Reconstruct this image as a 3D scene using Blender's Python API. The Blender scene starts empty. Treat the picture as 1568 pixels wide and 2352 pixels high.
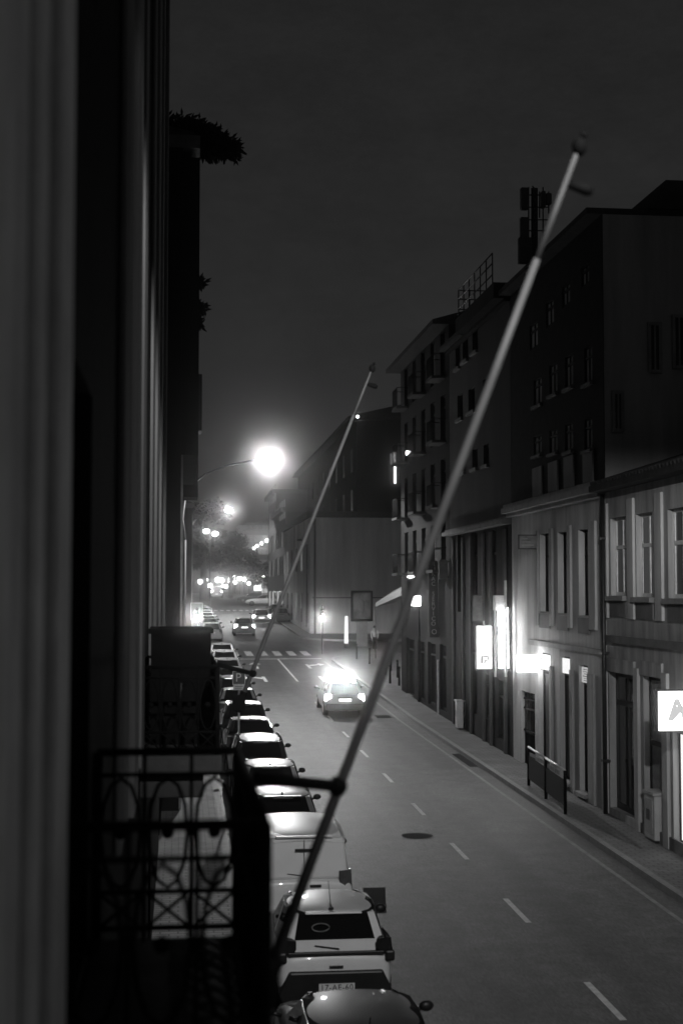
import bpy, bmesh, math, random
from mathutils import Vector, Matrix
random.seed(7)
SC = bpy.context.scene
COL = SC.collection
F, CX, CY, H = 3267.0, 784.0, 1176.0, 6.6          # picture units of a 1568x2352 frame, eye height
YAW, PIT = math.radians(6.451), math.radians(3.2585)

# ------------------------------------------------------------------ camera
FW = Vector((math.sin(YAW)*math.cos(PIT), math.cos(YAW)*math.cos(PIT), math.sin(PIT)))
RT = Vector((math.cos(YAW), -math.sin(YAW), 0))
UP = RT.cross(FW)
def ray(x, y): return RT*((x-CX)/F) + UP*(-(y-CY)/F) + FW
def on_y(x, y, Y):
    d = ray(x, y); t = Y/d.y; return Vector((d.x*t, Y, H+d.z*t))
def on_x(x, y, X):
    d = ray(x, y); t = X/d.x; return Vector((X, d.y*t, H+d.z*t))
def lerp_tab(tab, y):
    if y <= tab[0][0]: return tab[0][1]
    for (a, za), (b, zb) in zip(tab, tab[1:]):
        if y <= b: return za+(zb-za)*(y-a)/(b-a)
    return tab[-1][1]
def zr(y): return lerp_tab([(-60, -1.2), (60, 1.2), (120, 3.05), (195, 5.1), (260, 6.2), (400, 6.4), (900, 6.6)], y)

cam = bpy.data.cameras.new('camera'); co = bpy.data.objects.new('camera', cam); COL.objects.link(co)
co.matrix_world = Matrix(((RT.x, UP.x, -FW.x, 0), (RT.y, UP.y, -FW.y, 0), (RT.z, UP.z, -FW.z, H), (0, 0, 0, 1)))
cam.sensor_fit = 'VERTICAL'; cam.sensor_height = 36; cam.lens = 36*F/2352
cam.clip_start = 0.05; cam.clip_end = 3000
cam.dof.use_dof = True; cam.dof.focus_distance = 42; cam.dof.aperture_fstop = 1.6
SC.camera = co

# ------------------------------------------------------------------ materials
MATS = {}
def mat(name, v, rough=.6, var=.25, scale=3.0, bump=0.0, bscale=None, metal=0.0, coat=0.0, streak=False, spec=.5):
    if name in MATS: return MATS[name]
    m = bpy.data.materials.new(name); m.use_nodes = True
    nt = m.node_tree; N = nt.nodes; L = nt.links
    b = N['Principled BSDF']
    b.inputs['Roughness'].default_value = rough; b.inputs['Metallic'].default_value = metal
    b.inputs['Specular IOR Level'].default_value = spec
    if coat: b.inputs['Coat Weight'].default_value = coat; b.inputs['Coat Roughness'].default_value = .04
    tc = N.new('ShaderNodeTexCoord'); mp = N.new('ShaderNodeMapping')
    L.new(tc.outputs['Object'], mp.inputs['Vector'])
    if streak: mp.inputs['Scale'].default_value = (1, 1, .12)
    n1 = N.new('ShaderNodeTexNoise'); n1.inputs['Scale'].default_value = scale; n1.inputs['Detail'].default_value = 6
    n1.inputs['Roughness'].default_value = .65
    L.new(mp.outputs['Vector'], n1.inputs['Vector'])
    cr = N.new('ShaderNodeValToRGB')
    lo, hi = v*(1-var), min(1, v*(1+var))
    cr.color_ramp.elements[0].position = .3; cr.color_ramp.elements[1].position = .7
    cr.color_ramp.elements[0].color = (lo, lo, lo, 1); cr.color_ramp.elements[1].color = (hi, hi, hi, 1)
    L.new(n1.outputs['Fac'], cr.inputs['Fac']); L.new(cr.outputs['Color'], b.inputs['Base Color'])
    if bump:
        n2 = N.new('ShaderNodeTexNoise'); n2.inputs['Scale'].default_value = bscale or scale*6; n2.inputs['Detail'].default_value = 4
        L.new(tc.outputs['Object'], n2.inputs['Vector'])
        bp = N.new('ShaderNodeBump'); bp.inputs['Strength'].default_value = bump; bp.inputs['Distance'].default_value = .03
        L.new(n2.outputs['Fac'], bp.inputs['Height']); L.new(bp.outputs['Normal'], b.inputs['Normal'])
    MATS[name] = m; return m
def emit(name, s):
    if name in MATS: return MATS[name]
    m = bpy.data.materials.new(name); m.use_nodes = True
    N = m.node_tree.nodes; N.clear()
    e = N.new('ShaderNodeEmission'); e.inputs['Strength'].default_value = s; e.inputs['Color'].default_value = (1, 1, 1, 1)
    o = N.new('ShaderNodeOutputMaterial'); m.node_tree.links.new(e.outputs[0], o.inputs[0])
    MATS[name] = m; return m

def asphalt():
    m = mat('asphalt', .125, .62, .16, .35, spec=.35)
    nt = m.node_tree; N = nt.nodes; L = nt.links; b = N['Principled BSDF']; tc = N.new('ShaderNodeTexCoord')
    base = b.inputs['Base Color'].links[0].from_socket
    ag = N.new('ShaderNodeTexNoise'); ag.inputs['Scale'].default_value = 26; ag.inputs['Detail'].default_value = 6; ag.inputs['Roughness'].default_value = .8
    am_ = N.new('ShaderNodeMapping'); am_.inputs['Scale'].default_value = (1, .22, 1); L.new(tc.outputs['Object'], am_.inputs['Vector']); L.new(am_.outputs['Vector'], ag.inputs['Vector'])
    mr = N.new('ShaderNodeMapRange'); mr.inputs['From Min'].default_value = .3; mr.inputs['From Max'].default_value = .7
    mr.inputs['To Min'].default_value = .35; mr.inputs['To Max'].default_value = 1.65
    L.new(ag.outputs['Fac'], mr.inputs['Value'])
    mp = N.new('ShaderNodeMapping'); mp.inputs['Scale'].default_value = (1.1, .04, 1)      # wheel tracks and long repair strips
    L.new(tc.outputs['Object'], mp.inputs['Vector'])
    tr = N.new('ShaderNodeTexNoise'); tr.inputs['Scale'].default_value = 1.0; tr.inputs['Detail'].default_value = 3
    L.new(mp.outputs['Vector'], tr.inputs['Vector'])
    mr2 = N.new('ShaderNodeMapRange'); mr2.inputs['From Min'].default_value = .35; mr2.inputs['From Max'].default_value = .65
    mr2.inputs['To Min'].default_value = .74; mr2.inputs['To Max'].default_value = 1.26
    L.new(tr.outputs['Fac'], mr2.inputs['Value'])
    mu = N.new('ShaderNodeMath'); mu.operation = 'MULTIPLY'; L.new(mr.outputs[0], mu.inputs[0]); L.new(mr2.outputs[0], mu.inputs[1])
    vm = N.new('ShaderNodeVectorMath'); vm.operation = 'SCALE'; L.new(base, vm.inputs[0]); L.new(mu.outputs[0], vm.inputs['Scale'])
    L.new(vm.outputs[0], b.inputs['Base Color'])
    st_ = N.new('ShaderNodeTexNoise'); st_.inputs['Scale'].default_value = 1.7; st_.inputs['Detail'].default_value = 9; st_.inputs['Roughness'].default_value = .75
    L.new(tc.outputs['Object'], st_.inputs['Vector'])
    mr3 = N.new('ShaderNodeMapRange'); mr3.inputs['From Min'].default_value = .35; mr3.inputs['From Max'].default_value = .65; mr3.inputs['To Min'].default_value = .68; mr3.inputs['To Max'].default_value = 1.25
    L.new(st_.outputs['Fac'], mr3.inputs['Value']); mu2 = N.new('ShaderNodeMath'); mu2.operation = 'MULTIPLY'; L.new(mu.outputs[0], mu2.inputs[0]); L.new(mr3.outputs[0], mu2.inputs[1]); L.new(mu2.outputs[0], vm.inputs['Scale'])
    bp = N.new('ShaderNodeBump'); bp.inputs['Strength'].default_value = .45; bp.inputs['Distance'].default_value = .02
    L.new(ag.outputs['Fac'], bp.inputs['Height']); L.new(bp.outputs['Normal'], b.inputs['Normal'])
    return m
def paving(name='paving', v=.2):
    m = mat(name, v, .75, .3, .9, spec=.3)
    nt = m.node_tree; N = nt.nodes; L = nt.links; b = N['Principled BSDF']; tc = N.new('ShaderNodeTexCoord')
    base = b.inputs['Base Color'].links[0].from_socket
    br = N.new('ShaderNodeTexBrick'); br.inputs['Scale'].default_value = 1.6; br.inputs['Mortar Size'].default_value = .025
    br.inputs['Color1'].default_value = (1, 1, 1, 1); br.inputs['Color2'].default_value = (.78, .78, .78, 1); br.inputs['Mortar'].default_value = (.42, .42, .42, 1)
    L.new(tc.outputs['Object'], br.inputs['Vector'])
    mx = N.new('ShaderNodeMix'); mx.data_type = 'RGBA'; mx.blend_type = 'MULTIPLY'; mx.inputs[0].default_value = 1
    L.new(base, mx.inputs[6]); L.new(br.outputs['Color'], mx.inputs[7]); L.new(mx.outputs[2], b.inputs['Base Color'])
    bp = N.new('ShaderNodeBump'); bp.inputs['Strength'].default_value = .4; bp.inputs['Distance'].default_value = .02
    L.new(br.outputs['Fac'], bp.inputs['Height']); bp.invert = True; L.new(bp.outputs['Normal'], b.inputs['Normal'])
    return m

M_ASPH, M_PAVE = asphalt(), paving()
M_KERB = mat('kerb_granite', .26, .7, .25, 4, .2)
M_PAINT = mat('road_paint', .75, .6, .25, 6)
M_GLASS = mat('dark_glass', .008, .06, .1, 2, spec=.35)
M_CARGLASS = mat('car_glass', .008, .05, .1, 2, spec=.5)
M_IRON = mat('black_iron', .006, .8, .3, 8, spec=.08)
M_BLACK = mat('black_plastic', .012, .45, .3, 8)
M_TYRE = mat('tyre_rubber', .015, .8, .3, 8)
M_RIM = mat('wheel_rim', .35, .3, .1, 8, metal=.8)
M_DKMETAL = mat('dark_metal', .03, .45, .3, 6, metal=.4)
M_LTMETAL = mat('galvanised_steel', .38, .5, .25, 6, metal=.3)
M_WHITE = mat('white_paint', .72, .5, .1, 4)
M_FRAME = mat('window_paint', .7, .5, .2, 6)
M_DKFRAME = mat('dark_window_paint', .02, .8, .2, 6, spec=.1)
M_STONE = mat('granite', .26, .8, .3, 2.2, .4, 14)
M_STONE_D = mat('weathered_granite', .13, .8, .35, 2.0, .4, 12)
M_RENDER = mat('light_render', .34, .8, .4, 2.6, .25, 20, streak=True)
M_RENDER_W = mat('white_render', .43, .8, .32, 2.2, .2, 20, streak=True)
M_RENDER_M = mat('grey_render', .24, .85, .3, 1.0, .2, 16, streak=True)
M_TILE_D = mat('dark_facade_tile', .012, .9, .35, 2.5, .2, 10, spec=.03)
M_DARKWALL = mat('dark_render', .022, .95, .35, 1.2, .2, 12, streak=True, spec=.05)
M_ROOF = mat('clay_roof', .05, .95, .4, 5, .6, 12, spec=.05)
M_CURTAIN = mat('net_curtain', .42, .9, .25, 9, streak=True)
M_LEAF = mat('dark_leaf', .01, .9, .5, 3, spec=.03)
M_BARK = mat('bark', .07, .9, .4, 8)
M_WOOD_D = mat('dark_door', .03, .5, .3, 4)
M_SKIN = mat('skin', .35, .6, .1, 6)
M_PLATE = mat('number_plate', .7, .4, .05, 4)
M_INK = mat('black_ink', .01, .5, .1, 4)
E_LAMP = emit('lamp_glass', 250)
E_FARLAMP = emit('far_lamp_glass', 20)
E_SIGN = emit('lit_sign', 3.2)
E_SIGNHOT = emit('lit_sign_bright', 14)
E_TUBE = emit('light_tube', 40)
E_TAIL = emit('tail_light_lit', 18)
E_BAR = emit('roof_light_bar', 330)
E_GLOW = emit('lit_interior', 1.0)
E_DIM = emit('dim_interior', .12)
E_FAINT = emit('curtain_lit_inside', .05)

# ------------------------------------------------------------------ mesh builder
class MB:
    def __init__(s): s.v = []; s.f = []; s.mi = []; s.smooth = []
    def face(s, pts, mi=0, sm=False):
        n = len(s.v); s.v += [tuple(p) for p in pts]; s.f.append(list(range(n, n+len(pts)))); s.mi.append(mi); s.smooth.append(sm)
    def box(s, a, b, mi=0):
        (x0, y0, z0), (x1, y1, z1) = a, b
        x0, x1 = min(x0, x1), max(x0, x1); y0, y1 = min(y0, y1), max(y0, y1); z0, z1 = min(z0, z1), max(z0, z1)
        s.hexa([(x0, y0, z0), (x1, y0, z0), (x1, y1, z0), (x0, y1, z0), (x0, y0, z1), (x1, y0, z1), (x1, y1, z1), (x0, y1, z1)], mi)
    def hexa(s, p, mi=0):
        n = len(s.v); s.v += [tuple(q) for q in p]
        for q in ((3, 2, 1, 0), (4, 5, 6, 7), (0, 1, 5, 4), (1, 2, 6, 5), (2, 3, 7, 6), (3, 0, 4, 7)):
            s.f.append([n+i for i in q]); s.mi.append(mi); s.smooth.append(False)
    def tube(s, pts, r, seg=8, mi=0, cap=True):
        pts = [Vector(p) for p in pts]; rr = r if isinstance(r, (list, tuple)) else [r]*len(pts)
        n0 = len(s.v); ref = None
        for i, p in enumerate(pts):
            a = pts[max(i-1, 0)]; b = pts[min(i+1, len(pts)-1)]; t = (b-a).normalized()
            if ref is None: ref = Vector((0, 0, 1)) if abs(t.z) < .9 else Vector((1, 0, 0))
            u = t.cross(ref).normalized(); w = u.cross(t).normalized(); ref = w
            for k in range(seg):
                an = 2*math.pi*k/seg; s.v.append(tuple(p+u*(math.cos(an)*rr[i])+w*(math.sin(an)*rr[i])))
        for i in range(len(pts)-1):
            for k in range(seg):
                k2 = (k+1) % seg
                s.f.append([n0+i*seg+k, n0+i*seg+k2, n0+(i+1)*seg+k2, n0+(i+1)*seg+k]); s.mi.append(mi); s.smooth.append(True)
        if cap:
            s.f.append([n0+k for k in range(seg)][::-1]); s.mi.append(mi); s.smooth.append(False)
            s.f.append([n0+(len(pts)-1)*seg+k for k in range(seg)]); s.mi.append(mi); s.smooth.append(False)
    def ball(s, c, r, nu=12, nv=8, mi=0):
        c = Vector(c); rx, ry, rz = r if isinstance(r, (tuple, list)) else (r, r, r); n0 = len(s.v)
        for j in range(nv+1):
            th = math.pi*j/nv
            for i in range(nu):
                ph = 2*math.pi*i/nu
                s.v.append((c.x+rx*math.sin(th)*math.cos(ph), c.y+ry*math.sin(th)*math.sin(ph), c.z+rz*math.cos(th)))
        for j in range(nv):
            for i in range(nu):
                i2 = (i+1) % nu
                s.f.append([n0+j*nu+i, n0+(j+1)*nu+i, n0+(j+1)*nu+i2, n0+j*nu+i2]); s.mi.append(mi); s.smooth.append(True)
    def loft(s, rings, mi=0, cap=True, sm=True):
        n0 = len(s.v); k = len(rings[0])
        for r in rings: s.v += [tuple(p) for p in r]
        for i in range(len(rings)-1):
            for j in range(k):
                j2 = (j+1) % k
                s.f.append([n0+i*k+j, n0+i*k+j2, n0+(i+1)*k+j2, n0+(i+1)*k+j]); s.mi.append(mi); s.smooth.append(sm)
        if cap:
            s.f.append([n0+j for j in range(k)][::-1]); s.mi.append(mi); s.smooth.append(sm)
            s.f.append([n0+(len(rings)-1)*k+j for j in range(k)]); s.mi.append(mi); s.smooth.append(sm)
    def build(s, name, m, parent=None, bevel=0, sub=0, fix=True):
        me = bpy.data.meshes.new(name); me.from_pydata(s.v, [], s.f)
        ms = m if isinstance(m, (list, tuple)) else [m]
        for q in ms: me.materials.append(q)
        for p, i, sm in zip(me.polygons, s.mi, s.smooth): p.material_index = i; p.use_smooth = sm
        if fix:
            b = bmesh.new(); b.from_mesh(me); bmesh.ops.remove_doubles(b, verts=b.verts, dist=1e-5)
            bmesh.ops.recalc_face_normals(b, faces=b.faces); b.to_mesh(me); b.free()
        o = bpy.data.objects.new(name, me); COL.objects.link(o)
        if parent: o.parent = parent
        if bevel:
            md = o.modifiers.new('bevel', 'BEVEL'); md.width = bevel; md.segments = 2; md.limit_method = 'ANGLE'
        if sub:
            md = o.modifiers.new('smooth', 'SUBSURF'); md.levels = sub; md.render_levels = sub
        return o
def tag(o, label, cat, group=None, kind=None):
    if label: o['label'] = label
    if cat: o['category'] = cat
    if group: o['group'] = group
    if kind: o['kind'] = kind
    return o
def thing(name, label, cat, loc=(0, 0, 0), rz=0, group=None):
    o = bpy.data.objects.new(name, None); COL.objects.link(o); o.location = loc; o.rotation_euler = (0, 0, rz); o.empty_display_size = .3
    return tag(o, label, cat, group)
def lettering(name, txt, size, m, parent, matrix, ital=0.0, spacing=1.0, extrude=.004, line=1.0, bold=0.0):
    cu = bpy.data.curves.new('tmp', 'FONT'); cu.body = txt; cu.size = size; cu.align_x = 'CENTER'; cu.align_y = 'CENTER'
    cu.extrude = extrude; cu.shear = ital; cu.space_character = spacing; cu.space_line = line; cu.resolution_u = 3; cu.offset = bold
    o = bpy.data.objects.new('tmp', cu); COL.objects.link(o)
    dg = bpy.context.evaluated_depsgraph_get(); me = bpy.data.meshes.new_from_object(o.evaluated_get(dg))
    bpy.data.objects.remove(o); bpy.data.curves.remove(cu)
    me.name = name; me.materials.clear(); me.materials.append(m)
    r = bpy.data.objects.new(name, me); COL.objects.link(r); r.parent = parent; r.matrix_local = matrix
    return r
FACE_CAM = Matrix.Rotation(math.pi/2, 4, 'X')                    # text in the XZ plane, read from -Y
def T(x, y, z): return Matrix.Translation((x, y, z))
def ies_spot(name, loc, power, parent=None, radius=.15, cap=.12, ex=1.3, shield=None, cut=(.05, .16)):
    la = bpy.data.lights.new(name, 'SPOT'); la.energy = power; la.spot_size = math.radians(178); la.spot_blend = .05; la.shadow_soft_size = radius
    la.use_nodes = True; nt = la.node_tree; N = nt.nodes; L = nt.links; e = N['Emission']
    tc = N.new('ShaderNodeTexCoord'); sp = N.new('ShaderNodeSeparateXYZ'); ab = N.new('ShaderNodeMath'); ab.operation = 'ABSOLUTE'
    L.new(tc.outputs['Normal'], sp.inputs[0]); L.new(sp.outputs['Z'], ab.inputs[0])
    mx = N.new('ShaderNodeMath'); mx.operation = 'MAXIMUM'; mx.inputs[1].default_value = cap; L.new(ab.outputs[0], mx.inputs[0])
    pw = N.new('ShaderNodeMath'); pw.operation = 'POWER'; pw.inputs[1].default_value = -ex; L.new(mx.outputs[0], pw.inputs[0])
    mr = N.new('ShaderNodeMapRange'); mr.interpolation_type = 'SMOOTHSTEP'
    mr.inputs['From Min'].default_value = cut[0]; mr.inputs['From Max'].default_value = cut[1]; L.new(ab.outputs[0], mr.inputs['Value'])
    mu = N.new('ShaderNodeMath'); mu.operation = 'MULTIPLY'; L.new(pw.outputs[0], mu.inputs[0]); L.new(mr.outputs[0], mu.inputs[1])
    out = mu.outputs[0]
    if shield:                                   # house-side shield of the luminaire
        ms_ = N.new('ShaderNodeMapRange'); ms_.interpolation_type = 'SMOOTHSTEP'
        ms_.inputs['From Min'].default_value = shield[0]; ms_.inputs['From Max'].default_value = shield[1]
        L.new(sp.outputs['X'], ms_.inputs['Value'])
        m2 = N.new('ShaderNodeMath'); m2.operation = 'MULTIPLY'; L.new(out, m2.inputs[0]); L.new(ms_.outputs[0], m2.inputs[1]); out = m2.outputs[0]
    L.new(out, e.inputs['Strength'])
    o = bpy.data.objects.new(name, la); COL.objects.link(o); o.location = loc
    if parent: o.parent = parent
    return o

# ------------------------------------------------------------------ ground, road, pavements
XK, XF, XL = 9.75, 11.15, -.45         # right kerb, right facades, left facade
KL = 1.15                              # left kerb
YS = [-60, -20, 0, 20, 40, 60, 75, 90, 97, 105, 112, 120, 135, 150, 170, 195, 220, 260, 400, 900]
g = MB()
for a, b in zip(YS, YS[1:]):
    xs = [-300, -60, -12, 0, 12, 40, 80, 300]
    for u, w in zip(xs, xs[1:]):
        g.face([(u, a, zr(a)), (w, a, zr(a)), (w, b, zr(b)), (u, b, zr(b))])
tag(g.build('road', M_ASPH), 'grey asphalt street climbing gently to a lit square', 'road', kind='structure')
PH = .13
def slab(poly_fn, ys, name, m, kerb_side):
    """pavement strip: poly_fn(y) -> (x0, x1); top at zr+PH with a kerb face"""
    p = MB(); k = MB()
    for a, b in zip(ys, ys[1:]):
        (xa0, xa1), (xb0, xb1) = poly_fn(a), poly_fn(b); za, zb = zr(a)+PH, zr(b)+PH
        kw = .16
        if kerb_side < 0:
            p.face([(xa0+kw, a, za), (xa1, a, za), (xb1, b, zb), (xb0+kw, b, zb)])
            k.hexa([(xa0, a, za-PH-.1), (xa0+kw, a, za-PH-.1), (xb0+kw, b, zb-PH-.1), (xb0, b, zb-PH-.1),
                    (xa0, a, za+.004), (xa0+kw, a, za+.004), (xb0+kw, b, zb+.004), (xb0, b, zb+.004)])
        else:
            p.face([(xa0, a, za), (xa1-kw, a, za), (xb1-kw, b, zb), (xb0, b, zb)])
            k.hexa([(xa1-kw, a, za-PH-.1), (xa1, a, za-PH-.1), (xb1, b, zb-PH-.1), (xb1-kw, b, zb-PH-.1),
                    (xa1-kw, a, za+.004), (xa1, a, za+.004), (xb1, b, zb+.004), (xb1-kw, b, zb+.004)])
    o = p.build(name, m); tag(o, None, None, kind='structure')
    q = k.build('kerb', M_KERB); tag(q, None, None, kind='structure')
    return o
def yl(a, b, extra=()):
    s = set([a, b]+[y for y in YS if a < y < b]+list(extra)); return sorted(s)
def right_near(y):
    R = 5.0; ye = 97.0
    if y <= ye-R: return (XK, 44)
    t = min(1, (y-(ye-R))/R); return (XK+R*(1-math.sqrt(max(0, 1-t*t))), 44)
slab(right_near, yl(-40, 97, [92, 93.5, 95, 96, 96.7]), 'right_pavement', M_PAVE, -1)
def right_far(y):
    R = 4.5; ys = 111.5
    if y >= ys+R: return (XK, 60)
    t = min(1, (ys+R-y)/R); return (XK+R*(1-math.sqrt(max(0, 1-t*t))), 60)
slab(right_far, yl(111.5, 172, [111.8, 112.5, 114, 116]), 'far_pavement', M_PAVE, -1)
k = MB(); k.box((XK+4.3, 111.38, zr(111.4)-.1), (60, 111.52, zr(111.5)+PH+.004)); tag(k.build('kerb', M_KERB), None, None, kind='structure')
k = MB(); k.box((XK+4.8, 96.98, zr(97)-.1), (44, 97.14, zr(97)+PH+.004)); tag(k.build('kerb', M_KERB), None, None, kind='structure')
slab(lambda y: (-8, KL), yl(-40, 172), 'left_pavement', paving('lightened_paving', .36), 1)  # left paving lightened in colour to stand in for lamp light

# painted markings
mk = MB(); XC = 6.42
def paint(x0, x1, y0, y1, dz=.006, mi=0):
    mk.face([(x0, y0, zr(y0)+dz), (x1, y0, zr(y0)+dz), (x1, y1, zr(y1)+dz), (x0, y1, zr(y1)+dz)], mi)
y = 10.05
while y < 72:
    paint(XC-.055, XC+.055, y-.95, y+.95); y += 5.66
paint(XC-.06, XC+.06, 78, 94)
for a in range(-20, 92, 4):                                     # pale gutter line on the right
    paint(9.22, 9.32, a, a+4, mi=1)
paint(3.2, 9.3, 93.9, 94.35)
for i in range(9):
    x0 = 1.55+i*.98
    if x0 > 9.2: break
    paint(x0, x0+.5, 97.0, 101.2)
def arrow(xc, yc, turn):
    s = 1.0
    paint(xc-.09, xc+.09, yc, yc+3.2)
    z = zr(yc+3.2)+.0065
    if turn == 0:
        mk.face([(xc-.42, yc+3.2, zr(yc+3.2)+.006), (xc+.42, yc+3.2, zr(yc+3.2)+.006), (xc, yc+5.0, zr(yc+5)+.006)])
    else:
        mk.face([(xc+.1*turn, yc+2.6, zr(yc+2.6)+.006), (xc+.1*turn, yc+1.6, zr(yc+1.6)+.006), (xc+.75*turn, yc+2.6, zr(yc+2.6)+.006), (xc+.75*turn, yc+3.2, zr(yc+3.2)+.006)])
        mk.face([(xc+.75*turn, yc+2.0, zr(yc+2.0)+.006), (xc+1.15*turn, yc+2.9, zr(yc+2.9)+.006), (xc+.75*turn, yc+4.0, zr(yc+4)+.006)])
for yy, tl, trn in ((78, -1, 1), (86.5, 0, 1)):
    arrow(4.7, yy, tl); arrow(7.9, yy, trn)
for yy in (165, 167.5):
    paint(3, 11, yy, yy+.35)
for i in range(12): paint(1.8+i*.75, 2.25+i*.75, 171, 174)
tag(mk.build('road_markings', [M_PAINT, mat('worn_gutter_line', .3, .7, .4, 5)], fix=False), None, None, kind='structure')

def manhole(x, y, r, label):
    m = MB(); n = 24
    ring = [(x+r*math.cos(2*math.pi*i/n), y+r*math.sin(2*math.pi*i/n)) for i in range(n)]
    m.face([(a, b, zr(b)+.008) for a, b in ring])
    o = thing('manhole_cover', label, 'manhole', (0, 0, 0))
    m.build('plate', mat('cast_iron', .016, .9, .4, 25, .3, 40, spec=.05), o, fix=False)
    m = MB()
    for i in range(n):
        a0, a1 = 2*math.pi*i/n, 2*math.pi*(i+1)/n
        pts = [(x+q*math.cos(a), y+q*math.sin(a)) for q, a in ((r, a0), (r*1.12, a0), (r*1.12, a1), (r, a1))]
        m.face([(a, b, zr(b)+.012) for a, b in pts])
    m.build('rim', mat('worn_iron', .035, .9, .3, 20, spec=.05), o, fix=False)
manhole(5.76, 34.6, .34, 'round iron manhole cover in the left lane near the centre dashes')
m = MB(); p = [(8.45, 61.0), (9.1, 61.0), (9.1, 62.0), (8.45, 62.0)]
m.face([(a, b, zr(b)+.008) for a, b in p])
dg = thing('drain_grate', 'small dark drain grate in the gutter behind the car with the light bar', 'drain')
m.build('plate', M_IRON, dg, fix=False)
m = MB()
for i in range(6): m.box((8.47+i*.105, 61.02, zr(61)+.01), (8.5+i*.105, 61.98, zr(61.5)+.03))
m.build('grating', M_DKMETAL, dg)
m = MB(); m.face([(9.4, 46.1, zr(46.1)+.007), (9.72, 46.1, zr(46.1)+.007), (9.72, 49.4, zr(49.4)+.007), (9.4, 49.4, zr(49.4)+.007)])
m = MB(); m.face([(3.45, 27.1, zr(27.1)+.006), (3.92, 27.1, zr(27.1)+.006), (4.2, 29.2, zr(29.2)+.006), (3.75, 29.2, zr(29.2)+.006)])
rp0 = thing('road_patch', 'dark rectangular repair patch in the asphalt beside the white van', 'patch'); m.build('surface', mat('fresh_asphalt', .045, .8, .3, 9, .3, 40), rp0, fix=False)
gd = thing('drain_grate', 'long dark drain grate along the right kerb beyond the railing', 'drain')
m.build('plate', M_IRON, gd, fix=False)
m = MB()
for i in range(16): m.box((9.42, 46.15+i*.2, zr(46)+.012+i*.004), (9.7, 46.2+i*.2, zr(46)+.03+i*.004))
m.build('grating', M_DKMETAL, gd)

# ------------------------------------------------------------------ facades
class Fr:
    """facade frame: u along the wall, w outwards, v up"""
    def __init__(s, ox, oy, ux, uy, nx, ny): s.o = (ox, oy); s.u = (ux, uy); s.n = (nx, ny)
    def P(s, u, w, v): return (s.o[0]+s.u[0]*u+s.n[0]*w, s.o[1]+s.u[1]*u+s.n[1]*w, v)
    def box(s, mb, u0, u1, w0, w1, v0, v1, mi=0):
        P = s.P
        mb.hexa([P(u0, w0, v0), P(u1, w0, v0), P(u1, w1, v0), P(u0, w1, v0), P(u0, w0, v1), P(u1, w0, v1), P(u1, w1, v1), P(u0, w1, v1)], mi)
def wall_mesh(fr, L, z0, z1, ops, depth=.24, back=10, u0=0.0, flat_top=True):
    mb = MB(); us = sorted(set([u0, L]+[max(u0, min(L, q)) for o in ops for q in o[:2]])); vs = sorted(set([z0, z1]+[max(z0, min(z1, q)) for o in ops for q in o[2:4]]))
    for a, b in zip(us, us[1:]):
        for c, d in zip(vs, vs[1:]):
            mu, mv = (a+b)/2, (c+d)/2
            if any(o[0] < mu < o[1] and o[2] < mv < o[3] for o in ops): continue
            mb.face([fr.P(a, 0, c), fr.P(b, 0, c), fr.P(b, 0, d), fr.P(a, 0, d)])
    for o in ops:
        a, b, c, d = max(u0, o[0]), min(L, o[1]), max(z0, o[2]), min(z1, o[3]); P = fr.P
        for q in (((a, c), (b, c)), ((b, c), (b, d)), ((b, d), (a, d)), ((a, d), (a, c))):
            (ua, va), (ub, vb) = q; mb.face([P(ua, 0, va), P(ub, 0, vb), P(ub, -depth, vb), P(ua, -depth, va)])
    P = fr.P
    mb.face([P(u0, 0, z0), P(u0, 0, z1), P(u0, -back, z1), P(u0, -back, z0)])
    mb.face([P(L, 0, z0), P(L, 0, z1), P(L, -back, z1), P(L, -back, z0)])
    mb.face([P(u0, -back, z0), P(L, -back, z0), P(L, -back, z1), P(u0, -back, z1)])
    if flat_top: mb.face([P(u0, 0, z1), P(L, 0, z1), P(L, -back, z1), P(u0, -back, z1)])
    return mb
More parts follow.
